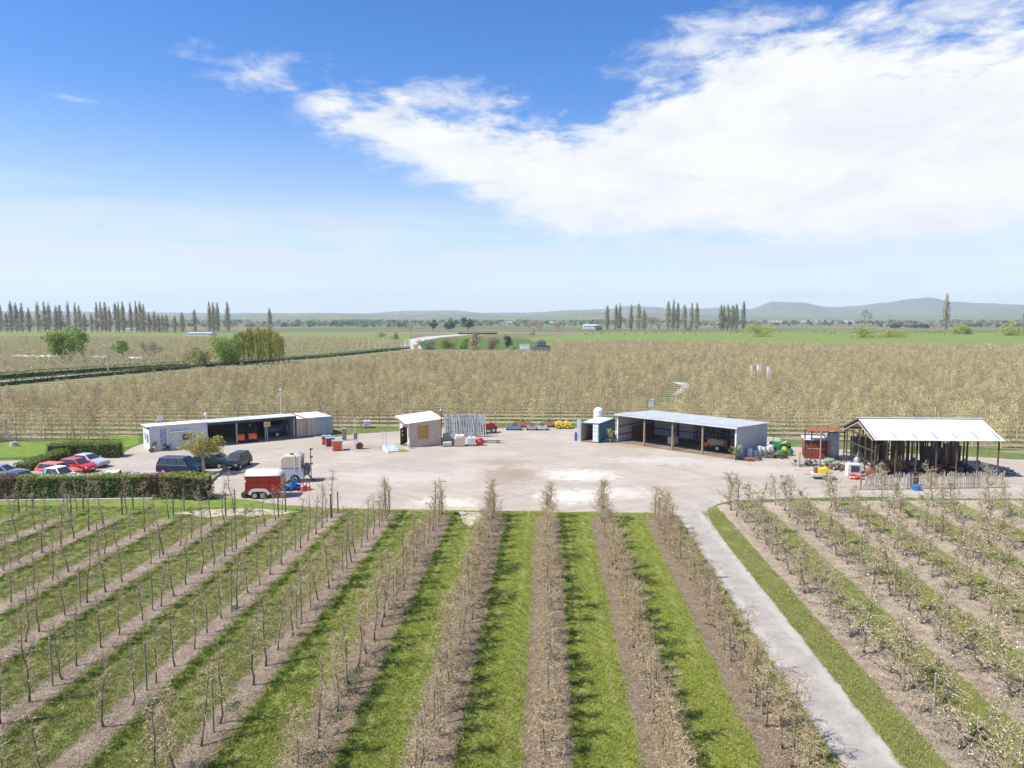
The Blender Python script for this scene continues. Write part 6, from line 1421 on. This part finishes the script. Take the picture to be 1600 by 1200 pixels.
# poles
M_upole = pmat('pale_concrete_pole', (.50, .48, .44), .1, 2)
def upole(label, px, py, h, arm=True, m=None):
    o = thing('utility_pole', label, 'pole', G(px, py)); MB().tube([(0, 0, 0), (0, 0, h)], [.16, .11], 8).build('pole', m or M_upole, o)
    if arm: MB().bx(-.9, .9, -.06, .06, h - .5, h - .38).build('crossarm', m or M_upole, o)
    MB().tube([(0, 0, h), (0, 0, h + .15)], .06, 6).build('insulator', M_steel, o)
for a in (('utility pole beside the hedge at the left', 169.5, 583, 7.0, False), ('pale pole in front of the willow', 383, 567, 7.0, False), ('utility pole with crossarm left of the lane bend', 547, 554.5, 7.6, True), ('pale utility pole at the start of the pale lane', 628, 546.5, 7.4, True), ('pale pole alone in the far left orchard', 470, 545, 5.5, False), ('small pole in the far orchard at left centre', 313, 540, 5.0, False),
          ('slender pale pole standing in the orchard right of the willow', 440, 606, 6, False)): upole(*a)
q = thing('light_mast', 'slender white lamp mast behind the shed and containers', 'lamp mast', G(440, 668)); MB().tube([(0, 0, 0), (0, 0, 5.6)], [.09, .06], 8).build('mast', M_whitep, q); MB().ball((0, 0, 5.7), .22, .22, .12).build('lamp_head', M_whitep, q)
q = thing('light_mast', 'thin white mast behind the hut and hoppers', 'lamp mast', G(555, 690)); MB().tube([(0, 0, 0), (0, 0, 2.8)], .03, 6).build('mast', M_whitep, q); MB().bx(-.1, .1, -.05, .05, 2.8, 2.95).build('lamp_head', M_whitep, q)
# house with dark pyramid roof beyond the orchard
p = G(846, 549.5); o = thing('dark_roofed_house', 'small house with a dark hipped roof and white lantern storey', 'house', p, 0, None, .72); b = MB()
MB().bx(-7, 7, 0, 9, 0, 2.6).build('lower_wall', M_conc, o)
def hip(x0, x1, y0, y1, z0, z1, m, ins): MB().hexa([(x0, y0, z0), (x1, y0, z0), (x1, y1, z0), (x0, y1, z0), (x0 + ins, y0 + ins, z1), (x1 - ins, y0 + ins, z1), (x1 - ins, y1 - ins, z1), (x0 + ins, y1 - ins, z1)]).build('roof', m, o)
M_slate = pmat('dark_slate_roof', (.06, .065, .08), .15, 1, .6); hip(-7.8, 7.8, -.8, 9.8, 2.6, 4.2, M_slate, 4.0); MB().bx(-3, 3, 2, 7, 4.2, 6.0).build('upper_wall', M_whitep, o); hip(-4.4, 4.4, .6, 8.4, 6.0, 7.8, M_slate, 3.4)
for x in (-2.2, -.4, 1.4): w_ = MB().bx(x, x + 1.0, 1.94, 2.0, 4.6, 5.7).build('window', M_glass, o); MB().bx(x - .06, x + 1.06, 1.9, 1.95, 4.5, 4.6).build('sill', M_whitep, w_)
for k, (px, py, w_, h) in enumerate(((820, 546, 2.5, 2.6), (1174, 596, .4, 1.2), (1186, 596, .6, 1.3), (1201, 596, .5, .8), (1018, 638, .5, 1.6))):
    o = thing('white_cover', ['white shed left of the dark-roofed house', 'left white cover among the orchard rows', 'middle white cover among the orchard rows', 'right white cover among the orchard rows', 'white cabinet beside the far farm track'][k], 'cover', G(px, py)); z = 3.0 if 0 < k < 4 else 0
    MB().bx(-w_, w_, -w_ * .5, w_ * .5, 0 if not z else 0, h + z).build('cover', M_whitep, o, bevel=.2); MB().bx(-w_ * 1.05, w_ * 1.05, -w_ * .55, w_ * .55, h + z, h + z + .1).build('top', M_whitep, o)
q = thing('orange_marker', 'small orange sign at the start of the pale lane', 'sign', G(650, 549)); MB().bx(-1.2, 1.2, -.05, .05, 1.2, 3.4).build('board', pmat('faded_orange', (.60, .30, .12), .1, 2), q); MB().bx(-.1, .1, .05, .15, 0, 1.2).build('post', M_wood, q)
# low farm buildings far off
r = random.Random(12)
fb = [(15, 511, 18), (35, 511, 10), (205, 517, 12), (310, 524.5, 22), (30, 563, 5), (52, 563.5, 8), (70, 564, 14), (145, 565, 8), (210, 566, 5), (1215, 505.5, 46), (1240, 505.3, 60), (1268, 505, 50), (1300, 505.2, 70), (1325, 505.2, 40), (925, 514, 24), (1050, 506, 40), (1130, 508, 24), (790, 507, 36), (870, 506.5, 40)]
names = ['low white building at the far left edge', 'small white building among the left poplars', 'white shed right of the thickest poplar group', 'long white netting cover in the left field', 'tiny white bin heap at the left field edge', 'white bin heap second from the left field edge', 'longest white bin heap beside the broadleaf tree', 'white bin heap right of the broadleaf tree', 'white bin heap near the small green tree',
         'leftmost of the far white greenhouses', 'second of the far white greenhouses', 'third of the far white greenhouses', 'largest of the far white greenhouses', 'rightmost of the far white greenhouses', 'low white roof left of the right poplars', 'far white building between the poplar groups', 'far white building left of the second poplar group', 'far pale building beyond the house garden', 'far pale building right of the bare pinkish trees']
for (px, py, w_), lab in zip(fb, names):
    h = 2.0 if py > 550 else (3.0 if py > 515 else 6.5); p = G(px, py); o = thing('far_building' if py < 550 else 'bin_heap', lab, 'building' if py < 550 else 'bins', p); d = min(14, w_ * .6)
    MB().bx(-w_/2, w_/2, 0, d, 0, h * .75).build('wall', M_whitep, o); MB().prism_x([(-.4, h * .75), (d + .4, h * .75), (d / 2, h)], -w_/2 - .3, w_/2 + .3).build('roof', M_zinc2 if py < 550 else M_whitep, o)
# ------------------------------------------------------------------ haze
hm = bpy.data.materials.new('haze_air'); hm.use_nodes = True; q = NT(hm.node_tree); q.n.clear()
pv = q.add('ShaderNodeVolumePrincipled'); pv.inputs['Color'].default_value = (.66, .80, 1.0, 1); pv.inputs['Density'].default_value = 1.15e-4
pv.inputs['Density Attribute'].default_value = ''; pv.inputs['Anisotropy'].default_value = 0.1
mo = q.add('ShaderNodeOutputMaterial'); q.l.new(pv.outputs[0], mo.inputs['Volume'])
hm.cycles.homogeneous_volume = True
hz_ = MB().bx(-8200, 8200, -450, 7900, -4, 235).build('haze', hm); hz_['kind'] = 'stuff'; hz_['label'] = 'thin pale blue haze over the plain'
sc.cycles.volume_bounces = 1
